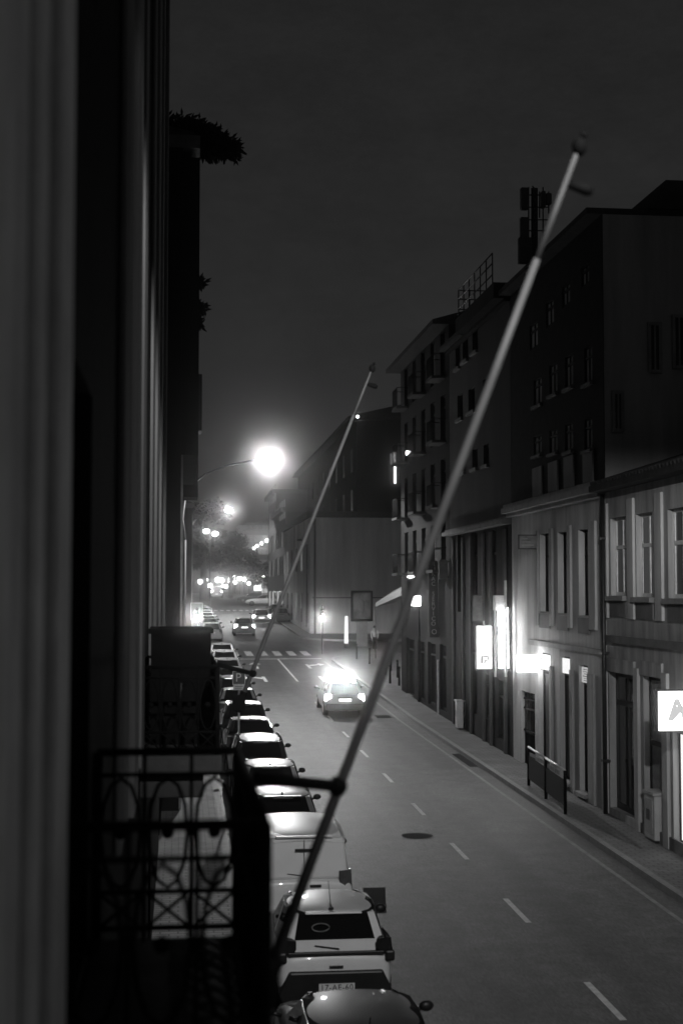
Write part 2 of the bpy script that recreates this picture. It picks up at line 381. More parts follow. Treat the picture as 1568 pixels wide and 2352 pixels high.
def window(parent, fr, op, nv=1, hs=(), mf=None, mg=None, fw=.06, d=.14, name='window', curtain=None, sill=False):
    u0, u1, v0, v1 = op[:4]; mf = mf or M_FRAME; mg = mg or M_GLASS
    f = MB(); w0, w1 = -d-.05, -d
    fr.box(f, u0, u0+fw, w0, w1, v0, v1); fr.box(f, u1-fw, u1, w0, w1, v0, v1)
    fr.box(f, u0+fw, u1-fw, w0, w1, v0, v0+fw*1.2); fr.box(f, u0+fw, u1-fw, w0, w1, v1-fw, v1)
    for i in range(1, nv+1):
        c = u0+(u1-u0)*i/(nv+1); fr.box(f, c-fw*.45, c+fw*.45, w0+.003, w1+.006, v0+fw, v1-fw)
    for h in hs:
        c = v0+(v1-v0)*h; fr.box(f, u0+fw, u1-fw, w0+.001, w1+.012, c-fw*.6, c+fw*.6)
    o = f.build(name, mf, parent)
    p = MB(); p.face([fr.P(u0+.01, w0+.02, v0+.01), fr.P(u1-.01, w0+.02, v0+.01), fr.P(u1-.01, w0+.02, v1-.01), fr.P(u0+.01, w0+.02, v1-.01)])
    p.build('pane', mg, o, fix=False)
    if curtain:
        c = MB(); n = 10
        for (a, b) in ((u0+fw, u0+(u1-u0)*.42), (u0+(u1-u0)*.56, u1-fw)):
            for i in range(n):
                x0, x1 = a+(b-a)*i/n, a+(b-a)*(i+1)/n; s0, s1 = (.015 if i % 2 else -.015), (-.015 if i % 2 else .015)
                c.face([fr.P(x0, w0+.03+s0, v0+fw), fr.P(x1, w0+.03+s1, v0+fw), fr.P(x1, w0+.03+s1, v1-fw), fr.P(x0, w0+.03+s0, v1-fw)])
        c.build('curtain', curtain, o, fix=False)
    if sill:
        s = MB(); fr.box(s, u0-.08, u1+.08, .003, .12, v0-.12, v0); s.build('sill', sill, o)
    return o
def band(parent, fr, name, u0, u1, v0, v1, w, m, w0=.002, bevel=0):
    b = MB(); fr.box(b, u0, u1, w0, w, v0, v1); return b.build(name, m, parent, bevel=bevel)
def pw(xl, xr, yt, yb, X, oy=0):
    """picture rectangle on the plane X -> opening (u along +Y)"""
    xm, ym = (xl+xr)/2, (yt+yb)/2
    a = on_x(xl, ym, X).y; b = on_x(xr, ym, X).y
    return [min(a, b)-oy, max(a, b)-oy, on_x(xm, yb, X).z, on_x(xm, yt, X).z]

FR = Fr(XF, 0, 0, 1, -1, 0)            # the right-hand row
# ---- the low front house nearest on the right, with a tiled roof and darker house set back above it
yE0, yE1 = 22.0, 36.55
E = thing('row_house', 'pale two storey house with white framed windows beside the lit box sign', 'house', (XF, 30, zr(30)))
def abs_parent(o, p):
    o.parent = p; o.matrix_parent_inverse = Matrix.Translation(p.location).inverted() if p.rotation_euler[2] == 0 else (Matrix.Translation(p.location) @ Matrix.Rotation(p.rotation_euler[2], 4, 'Z')).inverted()
_build = MB.build
def build_abs(s, name, m, parent=None, **kw):
    o = _build(s, name, m, None, **kw)
    if parent is not None:
        root = parent
        while root.parent: root = root.parent
        o.parent = parent
        if not getattr(parent, '_local', False) and parent.name not in LOCAL and root.name not in LOCAL:
            mw = Matrix.Translation(root.location) @ Matrix.Rotation(root.rotation_euler[2], 4, 'Z') if root.type == 'EMPTY' else Matrix.Identity(4)
            if parent is root: o.matrix_parent_inverse = mw.inverted()
            # a child of a part: the part's own matrix is identity after its inverse, nothing to undo
    return o
LOCAL = set()
MB.build = build_abs
up1, up2, up3 = pw(1401, 1436, 1188, 1368, XF), pw(1460, 1498, 1178, 1371, XF), pw(1533, 1578, 1166, 1374, XF)
d1, s1, s2 = pw(1399, 1457, 1548, 1868, XF), pw(1478, 1521, 1556, 1900, XF), pw(1545, 1600, 1688, 1948, XF)
sw = s2[1]-s2[0]
more = [[26.0, 27.4, 6.4, 8.7], [28.9, 30.2, 6.4, 8.7], [24.0, 25.2, 6.4, 8.7]]
ops = [up1, up2, up3, d1, s1, s2]+more
ZE = 9.25
wall_mesh(FR, yE1, -.5, ZE, ops, u0=yE0).build('wall', M_RENDER, E)
for i, o in enumerate((up1, up2, up3)): window(E, FR, o, 1, (.62,), fw=.075, curtain=(E_FAINT if i == 1 else None))
for o in more: window(E, FR, o, 1, (.62,), fw=.075)
window(E, FR, d1, 1, (.78,), M_WOOD_D, name='door', fw=.12, d=.18)
window(E, FR, s1, 0, (.55,), M_DKFRAME, mat('papered_glass', .22, .5, .5, 7), name='shop_window', fw=.09)
sh = window(E, FR, s2, 0, (), M_DKFRAME, E_GLOW, name='shop_window', fw=.05)
for a, b in ((up1[1]+.16, up1[1]+.48), (up1[0]-.75, up1[0]-.28), (up2[0]-.78, up2[0]-.3), (up3[0]-.7, up3[0]-.3)):
    band(E, FR, 'pilaster', a, b, 5.95, 8.95, .07, M_RENDER_W)
for a, b in ((d1[1]+.1, d1[1]+.5), (d1[0]-.45, d1[0]-.14), (s1[0]-.5, s1[0]-.14)):
    band(E, FR, 'pilaster', a, b, .3, 4.75, .08, M_RENDER_W)
band(E, FR, 'string_course', yE0, yE1, 5.32, 5.5, .1, M_STONE_D)
for o in (up1, up2, up3):
    band(E, FR, 'sill', o[0]-.1, o[1]+.1, o[2]-.13, o[2]-.01, .14, M_STONE)
    band(E, FR, 'panel', o[0]-.02, o[1]+.02, o[2]-.55, o[2]-.16, .03, M_STONE_D)
for o in (d1, s1, s2): band(E, FR, 'lintel', o[0]-.12, o[1]+.12, o[3]+.02, o[3]+.36, .06, M_RENDER)
band(E, FR, 'plinth', yE0, d1[0]-.5, .1, 1.05, .05, M_STONE_D)
rf = MB(); P = FR.P
rf.hexa([P(yE0, .45, ZE), P(yE1, .45, ZE), P(yE1, -9, ZE), P(yE0, -9, ZE), P(yE0, .45, ZE+.16), P(yE1, .45, ZE+.16), P(yE1, -4.5, ZE+1.7), P(yE0, -4.5, ZE+1.7)])
for i in range(60):
    a = yE0+(yE1-yE0)*i/60
    rf.tube([P(a, .46, ZE+.19), P(a, -4.4, ZE+1.72)], .07, 6)
rf.build('roof', M_ROOF, E)
dp = MB(); dp.tube([P(36.42, .12, .8), P(36.42, .12, 9.2)], .06, 8)
for v in (2.2, 5, 8): dp.box((XF-.2, 36.33, v), (XF, 36.51, v+.06))
dp.build('downpipe', M_DKMETAL, E)
# ---- the pale house with the glowing sign, dark upper floors
yD0, yD1 = 36.6, 47.25
D = thing('row_house', 'pale house lit by the hanging box sign, with dark upper floors and cornice', 'house', (XF, 42, zr(42)))
w1, w2, w3 = pw(1239, 1262, 1224, 1405, XF), pw(1280, 1304, 1221, 1409, XF), pw(1328, 1352, 1215, 1414, XF)
g0, g1, g2, g3 = pw(1197, 1228, 1590, 1772, XF), pw(1237, 1263, 1500, 1772, XF), pw(1286, 1309, 1508, 1792, XF), pw(1330, 1350, 1528, 1820, XF)
upD = []
for (xs, yts, ybs) in (((1225, 1262, 1299, 1343), (742, 690, 652, 608), (800, 748, 702, 655)),
                       ((1234, 1270, 1306, 1350), (868, 835, 815, 795), (930, 905, 890, 880)),
                       ((1234, 1270, 1306, 1350), (1000, 985, 972, 960), (1045, 1040, 1036, 1033))):
    for x, a, b in zip(xs, yts, ybs): upD.append(pw(x-9, x+9, a, b, XF))
ZD = 9.15
wall_mesh(FR, yD1, 0, ZD, [w1, w2, w3, g0, g1, g2, g3], u0=yD0).build('wall', M_RENDER_W, D)
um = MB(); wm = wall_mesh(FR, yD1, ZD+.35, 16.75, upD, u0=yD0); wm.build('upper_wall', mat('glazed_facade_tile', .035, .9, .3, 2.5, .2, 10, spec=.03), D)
for o in (w1, w2, w3): window(D, FR, o, 1, (.7,), M_DKFRAME, fw=.07, d=.18)
for o in upD: window(D, FR, o, 1, (.7,), M_DKFRAME, mat('curtained_glass', .8, .6, .2, 4, streak=True, spec=.1), fw=.05, d=.03)
window(D, FR, g1, 0, (.83,), M_DKFRAME, fw=.06, name='shop_window')
window(D, FR, g2, 0, (.83,), M_DKFRAME, fw=.06, name='door', mg=M_WOOD_D)
window(D, FR, g3, 0, (.83,), M_DKFRAME, fw=.06, name='door', mg=M_WOOD_D)
for o, m_, s in ((g1, E_SIGN, 0), (g2, E_GLOW, 0), (g3, emit('dim_transom', .45), 1)):  # first transom: the box sign's reflection in the glass, painted as emission
    h_ = o[3]-o[2]; p = MB(); a, b, c, d_ = o[0]+.05, o[1]-.05, o[2]+h_*.86, o[3]-.06
    p.box((XF+.06, a, c), (XF+.08, b, d_)); t_ = p.build('glowing_transom', m_, D)
    if s:
        q = MB()
        for i in range(6): q.box((XF+.05, a+.03, c+.05+i*(d_-c)/7), (XF+.058, a+(b-a)*(.6+.3*random.random()), c+.05+i*(d_-c)/7+.02))
        q.build('printed_lines', M_INK, t_)
gt = MB()
for i in range(9):
    u = g0[0]+(g0[1]-g0[0])*(i+.5)/9; gt.tube([FR.P(u, -.1, g0[2]), FR.P(u, -.1, g0[3]-.1+.1*math.sin(math.pi*i/8))], .014, 6)
for v in (.05, .5, .78, .9):
    vv = g0[2]+(g0[3]-g0[2])*v; FR.box(gt, g0[0], g0[1], -.13, -.07, vv-.025, vv+.025)
for i in range(4):
    c = g0[0]+(g0[1]-g0[0])*(i+.5)/4; vv = g0[2]+(g0[3]-g0[2])*.84
    gt.tube([FR.P(c+.11*math.cos(t*.785), -.1, vv+.16*math.sin(t*.785)) for t in range(9)], .012, 5, cap=False)
FR.box(gt, g0[0], g0[1], -.125, -.11, g0[2], g0[2]+(g0[3]-g0[2])*.46)
gt.build('iron_gate', M_IRON, D)
for a, b in ((w1[0]-.42, w1[0]-.12), (w2[0]-.42, w2[0]-.1), (w3[0]-.75, w3[0]-.15), (w1[1]+.08, w1[1]+.34)):
    band(D, FR, 'pilaster', a, b, 5.6, 8.55, .07, M_RENDER)
for a, b in ((g1[0]-.35, g1[0]-.12), (g2[0]-.42, g2[0]-.14), (g3[0]-.7, g3[0]-.15)):
    band(D, FR, 'pilaster', a, b, .8, 4.4, .07, M_RENDER)
for o in (w1, w2, w3): band(D, FR, 'panel', o[0]-.03, o[1]+.03, o[2]-.5, o[2]-.06, .035, M_STONE_D)
for o in (g1, g2, g3): band(D, FR, 'sill', o[0]-.06, o[1]+.06, o[2]-.1, o[2]-.005, .16, M_STONE)
m = MB(); m.box((XF+.02, yD0-.018, 8.2), (XF+9.9, yD0-.002, 16.74)); m.build('side_wall', mat('old_plaster', .4, .95, .35, .8, .15, 14, streak=True, spec=.05), D)
cb = MB(); FR.box(cb, yD0, yD1, -1, .2, ZD+.003, ZD+.12); FR.box(cb, yD0, yD1, -1, .38, ZD+.122, ZD+.3); FR.box(cb, yD0, yD1, -1, .3, ZD+.302, ZD+.42)
cb.build('cornice', M_STONE, D)
band(D, FR, 'string_course', yD0, yD1-2.4, 4.95, 5.1, .06, M_STONE)
for o in upD[4:8]+upD[8:]: band(D, FR, 'sill', o[0]-.08, o[1]+.08, o[2]-.1, o[2]-.01, .1, M_STONE_D)
for i in range(4):
    o = upD[8+i]; band(D, FR, 'panel', o[0]-.12, o[1]+.05, ZD+.5, ZD+1.4, .05, M_RENDER_M)
rf = MB(); zt = 16.753
FR.box(rf, yD0, yD1, -10, .42, zt, zt+.16)
for q0, q1 in ((-1.25, -1.75),): rf.hexa([P(yD0-.1, q0, zt+.163), P(yD1, q0, zt+.163), P(yD1, -10, zt+.163), P(yD0-.1, -10, zt+.163), P(yD0-.1, q1, zt+.95), P(yD1, q1, zt+.95), P(yD1, -9, zt+.95), P(yD0-.1, -9, zt+.95)])
for (xl, xr, yt, yb) in ((1492, 1511, 748, 850), (1548, 1567, 730, 840), (1410, 1424, 905, 985)):
    a, b = on_y(xl, yt, yD0), on_y(xr, yb, yD0); m = MB(); m.box((a.x, yD0-.05, b.z), (b.x, yD0-.02, a.z)); wo = m.build('side_window', M_GLASS, D)
    m = MB(); m.box((a.x-.09, yD0-.07, b.z-.09), (a.x-.002, yD0-.003, a.z+.09)); m.box((b.x+.002, yD0-.07, b.z-.09), (b.x+.09, yD0-.003, a.z+.09)); m.box((a.x, yD0-.07, a.z+.002), (b.x, yD0-.003, a.z+.09)); m.box((a.x, yD0-.09, b.z-.09), (b.x, yD0-.003, b.z-.002)); m.box(((a.x+b.x)/2-.025, yD0-.064, b.z), ((a.x+b.x)/2+.025, yD0-.052, a.z)); m.build('frame', M_STONE, wo)
rf.build('roof', M_ROOF, D)

# ---- next house: dark shop floor under a plain upper wall and a roof terrace
yC0, yC1 = 47.3, 58.4
C = thing('row_house', 'house with plain upper wall and railed roof terrace, shop signs below', 'house', (XF, 53, zr(53)))
oc = []
for (xl, xr, yt, yb) in ((1046, 1056, 790, 845), (1062, 1074, 772, 828), (1084, 1096, 752, 808), (1050, 1062, 905, 962), (1075, 1090, 890, 945), (1108, 1122, 868, 922),
                         (1056, 1068, 1042, 1085), (1084, 1096, 1030, 1076), (1110, 1122, 1020, 1068)): oc.append(pw(xl, xr, yt, yb, XF))
ol = []
for (xl, xr, yt, yb) in ((1050, 1062, 1225, 1405), (1082, 1096, 1222, 1395), (1122, 1140, 1215, 1400), (1058, 1066, 1500, 1610), (1084, 1095, 1500, 1640), (1108, 1122, 1545, 1650), (1136, 1160, 1560, 1700)): ol.append(pw(xl, xr, yt, yb, XF))
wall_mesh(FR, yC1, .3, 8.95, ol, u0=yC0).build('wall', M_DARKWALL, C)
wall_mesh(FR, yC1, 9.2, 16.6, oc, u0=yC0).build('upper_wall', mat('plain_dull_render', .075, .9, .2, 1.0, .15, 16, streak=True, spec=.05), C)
for o in ol[:3]: window(C, FR, o, 1, (.7,), M_DKFRAME, fw=.08)
for o in ol[3:]: window(C, FR, o, 0, (.7,), M_DKFRAME, fw=.08, name='shop_window')
for o in oc: window(C, FR, o, 1, (), M_DKFRAME, fw=.07, sill=M_STONE_D)
for a in (48.1, 50.4, 51.6, 53.9, 55.4, 57.4): band(C, FR, 'pilaster', a, a+.28, .6, 8.8, .08, mat('shade_granite', .06, .9, .3, 2, .3, 12, spec=.05))  # granite darkened in colour to stand in for shade
cb = MB(); FR.box(cb, yC0, yC1, -1, .35, 8.953, 9.1); FR.box(cb, yC0, yC1, -1, .22, 9.102, 9.2); cb.build('cornice', M_STONE_D, C)
tr = MB(); tr.box((XF-.55, 47.4, 16.7), (XF+6, 54.2, 17.25)); tr.box((XF-.2, 47.4, 16.603), (XF+9, yC1, 16.698))
tr.build('terrace_slab', M_DARKWALL, C)
rl = MB()
for zz in (17.65, 18.05, 18.4): rl.tube([(XF-.45, 48, zz), (XF-.45, 54.1, zz), (XF+5, 54.1, zz)], .025, 6)
for i in range(7): rl.tube([(XF-.45, 48+i*1.01, 17.2), (XF-.45, 48+i*1.01, 18.4)], .025, 6)
for i in range(5): rl.tube([(XF+i*1.2, 54.1, 17.2), (XF+i*1.2, 54.1, 18.4)], .025, 6)
rl.build('terrace_railing', M_DKMETAL, C)
rf = MB(); rf.hexa([P(54.3, .45, 16.7), P(yC1, .45, 16.7), P(yC1, -10, 16.7), P(54.3, -10, 16.7), P(54.3, .45, 16.85), P(yC1, .45, 16.85), P(yC1, -5, 18.6), P(54.3, -5, 18.6)])
rf.build('roof', M_ROOF, C)

# ---- corner house with small balconies
yB0, yB1 = 58.45, 71.6
B = thing('corner_house', 'dark five storey corner house with rows of small balconies beside the side street', 'house', (XF, 65, zr(65)))
ob = []
for r in range(4):
    for c in range(5): ob.append([yB0+.9+c*2.5, yB0+2.0+c*2.5, 7.6+r*2.75, 9.6+r*2.75])
gb = [[yB0+.8, yB0+2.4, 1.6, 4.4], [yB0+3.4, yB0+5.4, 1.6, 4.4], [yB0+6.2, yB0+8.2, 1.6, 4.4], [yB0+9.2, yB0+11.6, 1.6, 4.4]]
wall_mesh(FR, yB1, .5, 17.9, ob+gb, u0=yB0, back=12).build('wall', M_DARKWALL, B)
M_CG = mat('curtained_glass', .5, .6, .3, 4, streak=True, spec=.1)
for i, o in enumerate(ob): window(B, FR, o, 1, (.75,), M_DKFRAME, M_CG if i in (1, 4, 7, 13, 16) else M_GLASS, fw=.07)
for i, o in enumerate(gb): window(B, FR, o, 1, (.8,), M_DKFRAME, name='shop_window', fw=.08)
for i, o in enumerate(ob):
    if i % 5 in (0, 2, 4):
        s = MB(); FR.box(s, o[0]-.25, o[1]+.25, .003, .62, o[2]-.14, o[2]-.02); bl = s.build('balcony', mat('shade_granite', .06, .9, .3, 2, .3, 12, spec=.05), B)  # slab colour darkened as shade, since the street lamp lights it too strongly
        r = MB()
        for q in range(10):
            u = o[0]-.2+(o[1]-o[0]+.4)*q/9; r.tube([FR.P(u, .57, o[2]-.02), FR.P(u, .57, o[2]+.9)], .012, 5)
        r.tube([FR.P(o[0]-.2, .01, o[2]+.9), FR.P(o[0]-.2, .57, o[2]+.9), FR.P(o[1]+.2, .57, o[2]+.9), FR.P(o[1]+.2, .01, o[2]+.9)], .02, 6)
        r.build('railing', M_IRON, bl)
rf = MB(); rf.hexa([P(yB0, .7, 17.9), P(yB1+.5, .7, 17.9), P(yB1+.5, -12, 17.9), P(yB0, -12, 17.9), P(yB0, .7, 18.1), P(yB1+.5, .7, 18.1), P(yB1-3, -6, 20), P(yB0, -6, 20)])
rf.build('roof', M_ROOF, B)
lb = MB(); q = on_x(933, 1040, XF-.2); lb.box((XF-.22, q.y-.1, q.z-.1), (XF+.02, q.y+.1, q.z+.08)); lb.build('wall_light', emit('small_wall_light', 6), B)
lc = on_y(971, 1395, 69.5)
sd = MB(); a = on_y(966, 1396, 71.75); b_ = on_y(976, 1492, 71.75)

# ---- far corner: plain gable wall and the tall house behind
G = thing('corner_building', 'low corner building whose plain pale gable wall faces down the street', 'building', (14, 122, zr(122)))
g = MB(); g.box((XF-.25, 120, 2.4), (24, 150, 13.0)); g.build('wall', mat('stained_render', .55, .85, .45, .35, .2, 8, streak=True), G)
g = MB(); g.box((XF-.05, 119.9, 6.15), (17.4, 119.998, 6.25)); g.build('ledge', M_DKMETAL, G)
g = MB(); g.box((XF-.55, 119.6, 13.003), (24.2, 150, 13.5)); g.build('roof', M_ROOF, G)
g = MB(); g.tube([(XF+.15, 119.9, 3), (XF+.15, 119.9, 12.9)], .09, 8); g.build('downpipe', M_DKMETAL, G)
g = MB(); a, b = on_y(714, 1363, 119.97), on_y(736, 1386, 119.97); g.box((a.x, 119.95, b.z), (b.x, 119.998, a.z)); g.build('notice_panel', M_FRAME, G)
for i in range(5):
    FS = Fr(XF-.25, 120, 0, 1, -1, 0)
    for zz, hh in ((4.0, 2.6), (8.6, 2.2)):
        m = MB(); m.box((XF-.30, 122+i*5.6, zz), (XF-.255, 123.4+i*5.6, zz+hh)); m.build('window', E_DIM if (i+int(zz)) % 3 == 0 else M_GLASS, G)
hb = thing('apartment_house', 'big dark apartment block rising behind the plain gable wall', 'building', (20, 150, zr(150)))
hx0 = 14.95
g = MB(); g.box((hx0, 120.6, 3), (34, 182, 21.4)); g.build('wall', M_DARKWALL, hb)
g = MB(); g.hexa([(hx0-.8, 119.9, 21.4), (34, 119.9, 21.4), (34, 182, 21.4), (hx0-.8, 182, 21.4), (hx0-.8, 119.9, 21.7), (34, 119.9, 21.7), (34, 176, 25.2), (hx0+5, 176, 25.2)])
g.hexa([(hx0-.7, 120.0, 21.72), (34, 120.0, 21.72), (34, 181, 21.72), (hx0-.7, 181, 21.72), (20, 123.5, 23.4), (30, 123.5, 23.4), (30, 176, 23.4), (20, 176, 23.4)])
g.build('roof', M_ROOF, hb)
for (x0, x1, yt, yb, mm) in ((903.5, 907.5, 1040, 1066, E_SIGN), (904.5, 909, 1069, 1110, E_SIGN), (896, 900, 1042, 1066, emit('faint_window', .1))):
    a = on_y(x0, yt, 120.5); b = on_y(x1, yb, 120.5); w = MB(); w.box((a.x, 120.45, b.z), (b.x, 120.598, a.z)); w.build('lit_window', mm, hb)
for i in range(9):
    for j in range(3):
        m = MB(); m.box((hx0-.06, 123+i*6.2, 10+j*3.6), (hx0-.002, 124.4+i*6.2, 12+j*3.6)); m.build('window', M_GLASS, hb)
rl_ = on_y(821, 957, 119.0)
# ---- row beyond, towards the square
for (y0, y1, zt, lab, xx) in ((150.1, 168, 15.2, 'narrow dark house with lit shopfronts just past the low corner building', XF-.1), (168.1, 184, 18.4, 'tall dim house at the far end of the right row, next to the square', XF+.1)):
    h = thing('row_house', lab, 'house', (xx, y0, zr(y0)))
    g = MB(); g.box((xx, y0, 3), (xx+10, y1, zt)); g.build('wall', M_DARKWALL, h)
    g = MB(); g.box((xx-.5, y0+.01, zt), (xx+10, y1-.01, zt+.5)); g.build('roof', M_ROOF, h)
    for i in range(5):
        for j in range(int((zt-6)/3)):
            yy = y0+1+i*3.2
            m = MB(); m.box((xx-.05, yy, 8.6+j*3), (xx-.002, yy+1.2, 10.6+j*3)); m.build('window', E_DIM if random.random() < .35 else M_GLASS, h)
        m = MB(); m.box((xx-.05, y0+1+i*3.2, 4.6), (xx-.002, y0+3+i*3.2, 6.8)); m.build('shop_window', emit('shop_glow', .5) if i % 2 else M_GLASS, h)

# ------------------------------------------------------------------ left row
FL = Fr(XL, 0, 0, 1, 1, 0)
A = thing('stone_building', 'tall dark building close on the left with pale stone strips and iron balconies', 'building', (XL, 10, zr(10)))
lo = [[6.0, 7.3, 4.82, 7.6], [17.0, 18.6, 4.82, 7.6], [26.4, 28, 4.82, 7.6], [6.0, 7.3, 9.6, 12.2], [17.0, 18.6, 9.6, 12.2], [26.4, 28, 9.6, 12.2],
      [6.0, 7.5, -.4, 3.2], [13.6, 15.2, .1, 3.3], [22, 23.6, .2, 3.3], [33, 34.6, .4, 3.5], [33.2, 34.8, 4.9, 7.6]]
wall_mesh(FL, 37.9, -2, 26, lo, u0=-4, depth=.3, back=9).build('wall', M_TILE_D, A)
for o in lo: window(A, FL, o, 1, (.75,), M_DKFRAME, fw=.08, d=.2, name='french_window' if o[2] > 4 else 'door')
for a, b, w in ((3.72, 3.92, .03), (4.02, 4.32, .05), (4.66, 5.2, .06), (10.2, 11.6, .05), (11.9, 12.9, .09), (14.2, 14.5, .05), (15.2, 16.3, .06), (20.6, 22.0, .05), (23.4, 25.4, .07), (29.4, 31, .06), (36.2, 37.7, .08)):
    band(A, FL, 'pilaster', a, b, (-1 if b < 5.3 else 4.75), 25, w, (mat('weathered_strip', .17, .9, .45, 1.4, .3, 12, streak=True, spec=.1) if b > 5.3 else mat('brightened_stone', .8, .8, .2, 2.2, .3, 14)), bevel=.02)  # nearest strips lightened in colour to make up for weak lamp light
wj = MB(); FL.box(wj, 2.65, 3.66, .003, .03, -1, 26); FL.box(wj, 2.65, 3.4, .003, .09, 3.4, 3.9); wj.build('window_surround', mat('brightened_stone', .8, .8, .2, 2.2, .3, 14), A)
BX = .34-XL
def balcony(y0, y1, xo, dense):
    w = xo-XL; zf = 4.75
    s = MB(); FL.box(s, y0-.08, y1+.08, .003, w+.06, zf-.22, zf); FL.box(s, y0+.1, y1-.1, .003, w-.15, zf-.5, zf-.223)
    sl = s.build('balcony', mat('shade_granite', .06, .9, .3, 2, .3, 12, spec=.05), A, bevel=.02)  # slab's shade is put into its dark colour
    r = MB(); zt = zf+1.0
    cs = [FL.P(y0, .02, 0), FL.P(y0, w, 0), FL.P(y1, w, 0), FL.P(y1, .02, 0)]
    for a, b in zip(cs, cs[1:]):
        a, b = Vector(a), Vector(b); n = max(3, int((b-a).length/.2)); L_ = (b-a).length
        for zz, rr in ((zt, .022), (zf+.26, .014), (zf+.07, .016), (zt-.12, .012)): r.tube([a+Vector((0, 0, zz)), b+Vector((0, 0, zz))], rr, 6)
        for i in range(n+1):
            p = a+(b-a)*(i/n); r.tube([p+Vector((0, 0, zf)), p+Vector((0, 0, zt))], .011 if 0 < i < n else .03, 5)
            if i < n:
                c = a+(b-a)*((i+.5)/n); t_ = (b-a).normalized(); hw = L_/n*.42
                r.tube([c+t_*(hw*math.cos(k*.5236))+Vector((0, 0, zf+.57+.29*math.sin(k*.5236))) for k in range(13)], .011, 5, cap=False)
                r.tube([c-t_*hw+Vector((0, 0, zf+.08)), c+t_*hw+Vector((0, 0, zf+.25))], .01, 5); r.tube([c+t_*hw+Vector((0, 0, zf+.08)), c-t_*hw+Vector((0, 0, zf+.25))], .01, 5)
                r.ball(c+Vector((0, 0, zf+.57)), .035, 6, 4)
    r.build('railing', M_IRON, sl)
    return sl
balcony(5.3, 7.75, .315, 1); balcony(16.5, 19.2, .43, 1); balcony(26.2, 28.6, .43, 1)
sb = MB(); sb.box((-.35, 17.6, 4.752), (.38, 18.9, 6.1)); sb.box((-.38, 17.55, 6.102), (.41, 18.95, 6.16))
st = thing('balcony_box', 'dark boxy cupboard standing on the second balcony of the left building', 'cupboard', (0, 18, 4.75)); sb.build('body', M_IRON, st)
hd = MB(); hd.box((.0, 17.57, 5.3), (.03, 17.598, 5.5)); hd.build('handle', M_DKMETAL, st)

def flagpole(foot, tip, clamp, railpt, lab, k):
    o = thing('flagpole', lab, 'flagpole', foot, group='flagpoles slanting out from the left balconies')
    f_, t_ = Vector(foot), Vector(tip); d = (t_-f_)
    m = MB(); m.tube([f_-d*.03, f_+d*.35, f_+d*.7, f_+d*.86], [.027, .025, .021, .017], 12); m.build('pole', mat('aluminium_pole', .125, .6, .15, 3), o)
    m = MB(); m.tube([f_+d*.855, t_], [.0168, .012], 12); m.build('tip_rod', mat('dark_pole_tip', .085, .7, .2, 3), o)
    m = MB(); c = Vector(clamp); rp = Vector(railpt); m.tube([rp, c], .028, 8); m.ball(c, .05, 10, 6); m.build('bracket', M_IRON, o)
    m = MB(); m.tube([f_-d*.045, f_+d*.015], .045, 10); m.box(f_+Vector((-.12, -.06, -.16)), f_+Vector((.03, .06, .02))); m.build('foot_socket', M_IRON, o)
    m = MB(); m.ball(t_+d.normalized()*.02, (.038, .038, .05), 10, 8); m.ball(t_+d.normalized()*.085, .018, 8, 6); m.build('finial', M_IRON, o)
    m = MB(); q = f_+d*.955; m.tube([q, q+Vector((.05, 0, .0))], .01, 6); m.tube([q+Vector((.02, 0, .004)), q+Vector((.11, .0, -.02)), q+Vector((.14, 0, -.03))], [.02, .032, .02], 8); m.build('pulley', M_IRON, o)
f1, t1, c1 = on_y(620, 2230, 6.8), on_y(1326, 345, 6.8), on_y(775, 1806, 6.8)
flagpole(f1, t1, c1, (.35, 6.6, 5.75), 'pale slanting flagpole of the nearest balcony, the larger of two', 0)
f2 = on_y(557, 1600, 16.9); t2, c2 = on_y(853, 850, 16.9), on_y(580, 1547, 16.9)
flagpole(f2, t2, c2, (.44, 16.8, 5.76), 'thin slanting flagpole of the second balcony, the smaller of two', 1)

def left_house(lab, y0, y1, xf, zt, eave, m, wins, name='row_house'):
    h = thing(name, lab, 'house', (xf, y0, zr(y0)))
    fr = Fr(xf, 0, 0, 1, 1, 0); ops = []
    for r in range(wins[1]):
        for c in range(wins[0]):
            u = y0+(y1-y0)*(c+.32)/wins[0]; ops.append([u, u+1.3, zr(y0)+1.2+r*3.4, zr(y0)+3.4+r*3.4])
    wall_mesh(fr, y1, 0, zt, ops, u0=y0, back=10).build('wall', m, h)
    for o in ops: window(h, fr, o, 1, (.7,), M_DKFRAME, fw=.08)
    for c in range(wins[0]):
        u = y0+(y1-y0)*(c+.08)/wins[0]; band(h, fr, 'pilaster', u, u+.5, zr(y0), zt-.3, .06, M_STONE)
    e = MB(); fr.box(e, y0, y1, -2, eave, zt-.0, zt+.35); e.build('cornice', M_STONE_D, h)
    r = MB(); PP = fr.P; r.hexa([PP(y0, eave-.1, zt+.352), PP(y1, eave-.1, zt+.352), PP(y1, -9, zt+.352), PP(y0, -9, zt+.352), PP(y0, eave-.2, zt+.45), PP(y1, eave-.2, zt+.45), PP(y1, -4, zt+1.4), PP(y0, -4, zt+1.4)])
    r.build('roof', M_ROOF, h)
    return h, fr
L2, fr2 = left_house('dark overhanging house with plants on its roof, next past the building with balconies', 38, 49, .0, 18.6, .46, M_DARKWALL, (4, 5))
bw = MB(); bw.box((.002, 38.2, 10.3), (.46, 48.8, 18.4)); bw.build('upper_bay', M_DARKWALL, L2)
L3, fr3 = left_house('dim house with a hanging sign box high on its front, third on the left', 49.1, 68, .02, 14.6, .25, M_RENDER_M, (6, 4))
bx = MB(); bx.box((.04, 50, 12.3), (.72, 51.2, 14.3)); bx.build('sign_box', M_BLACK, L3)
bx = MB(); bx.box((.04, 55, 10.3), (.66, 57.2, 12.0)); bx.build('bay_window', M_DARKWALL, L3)
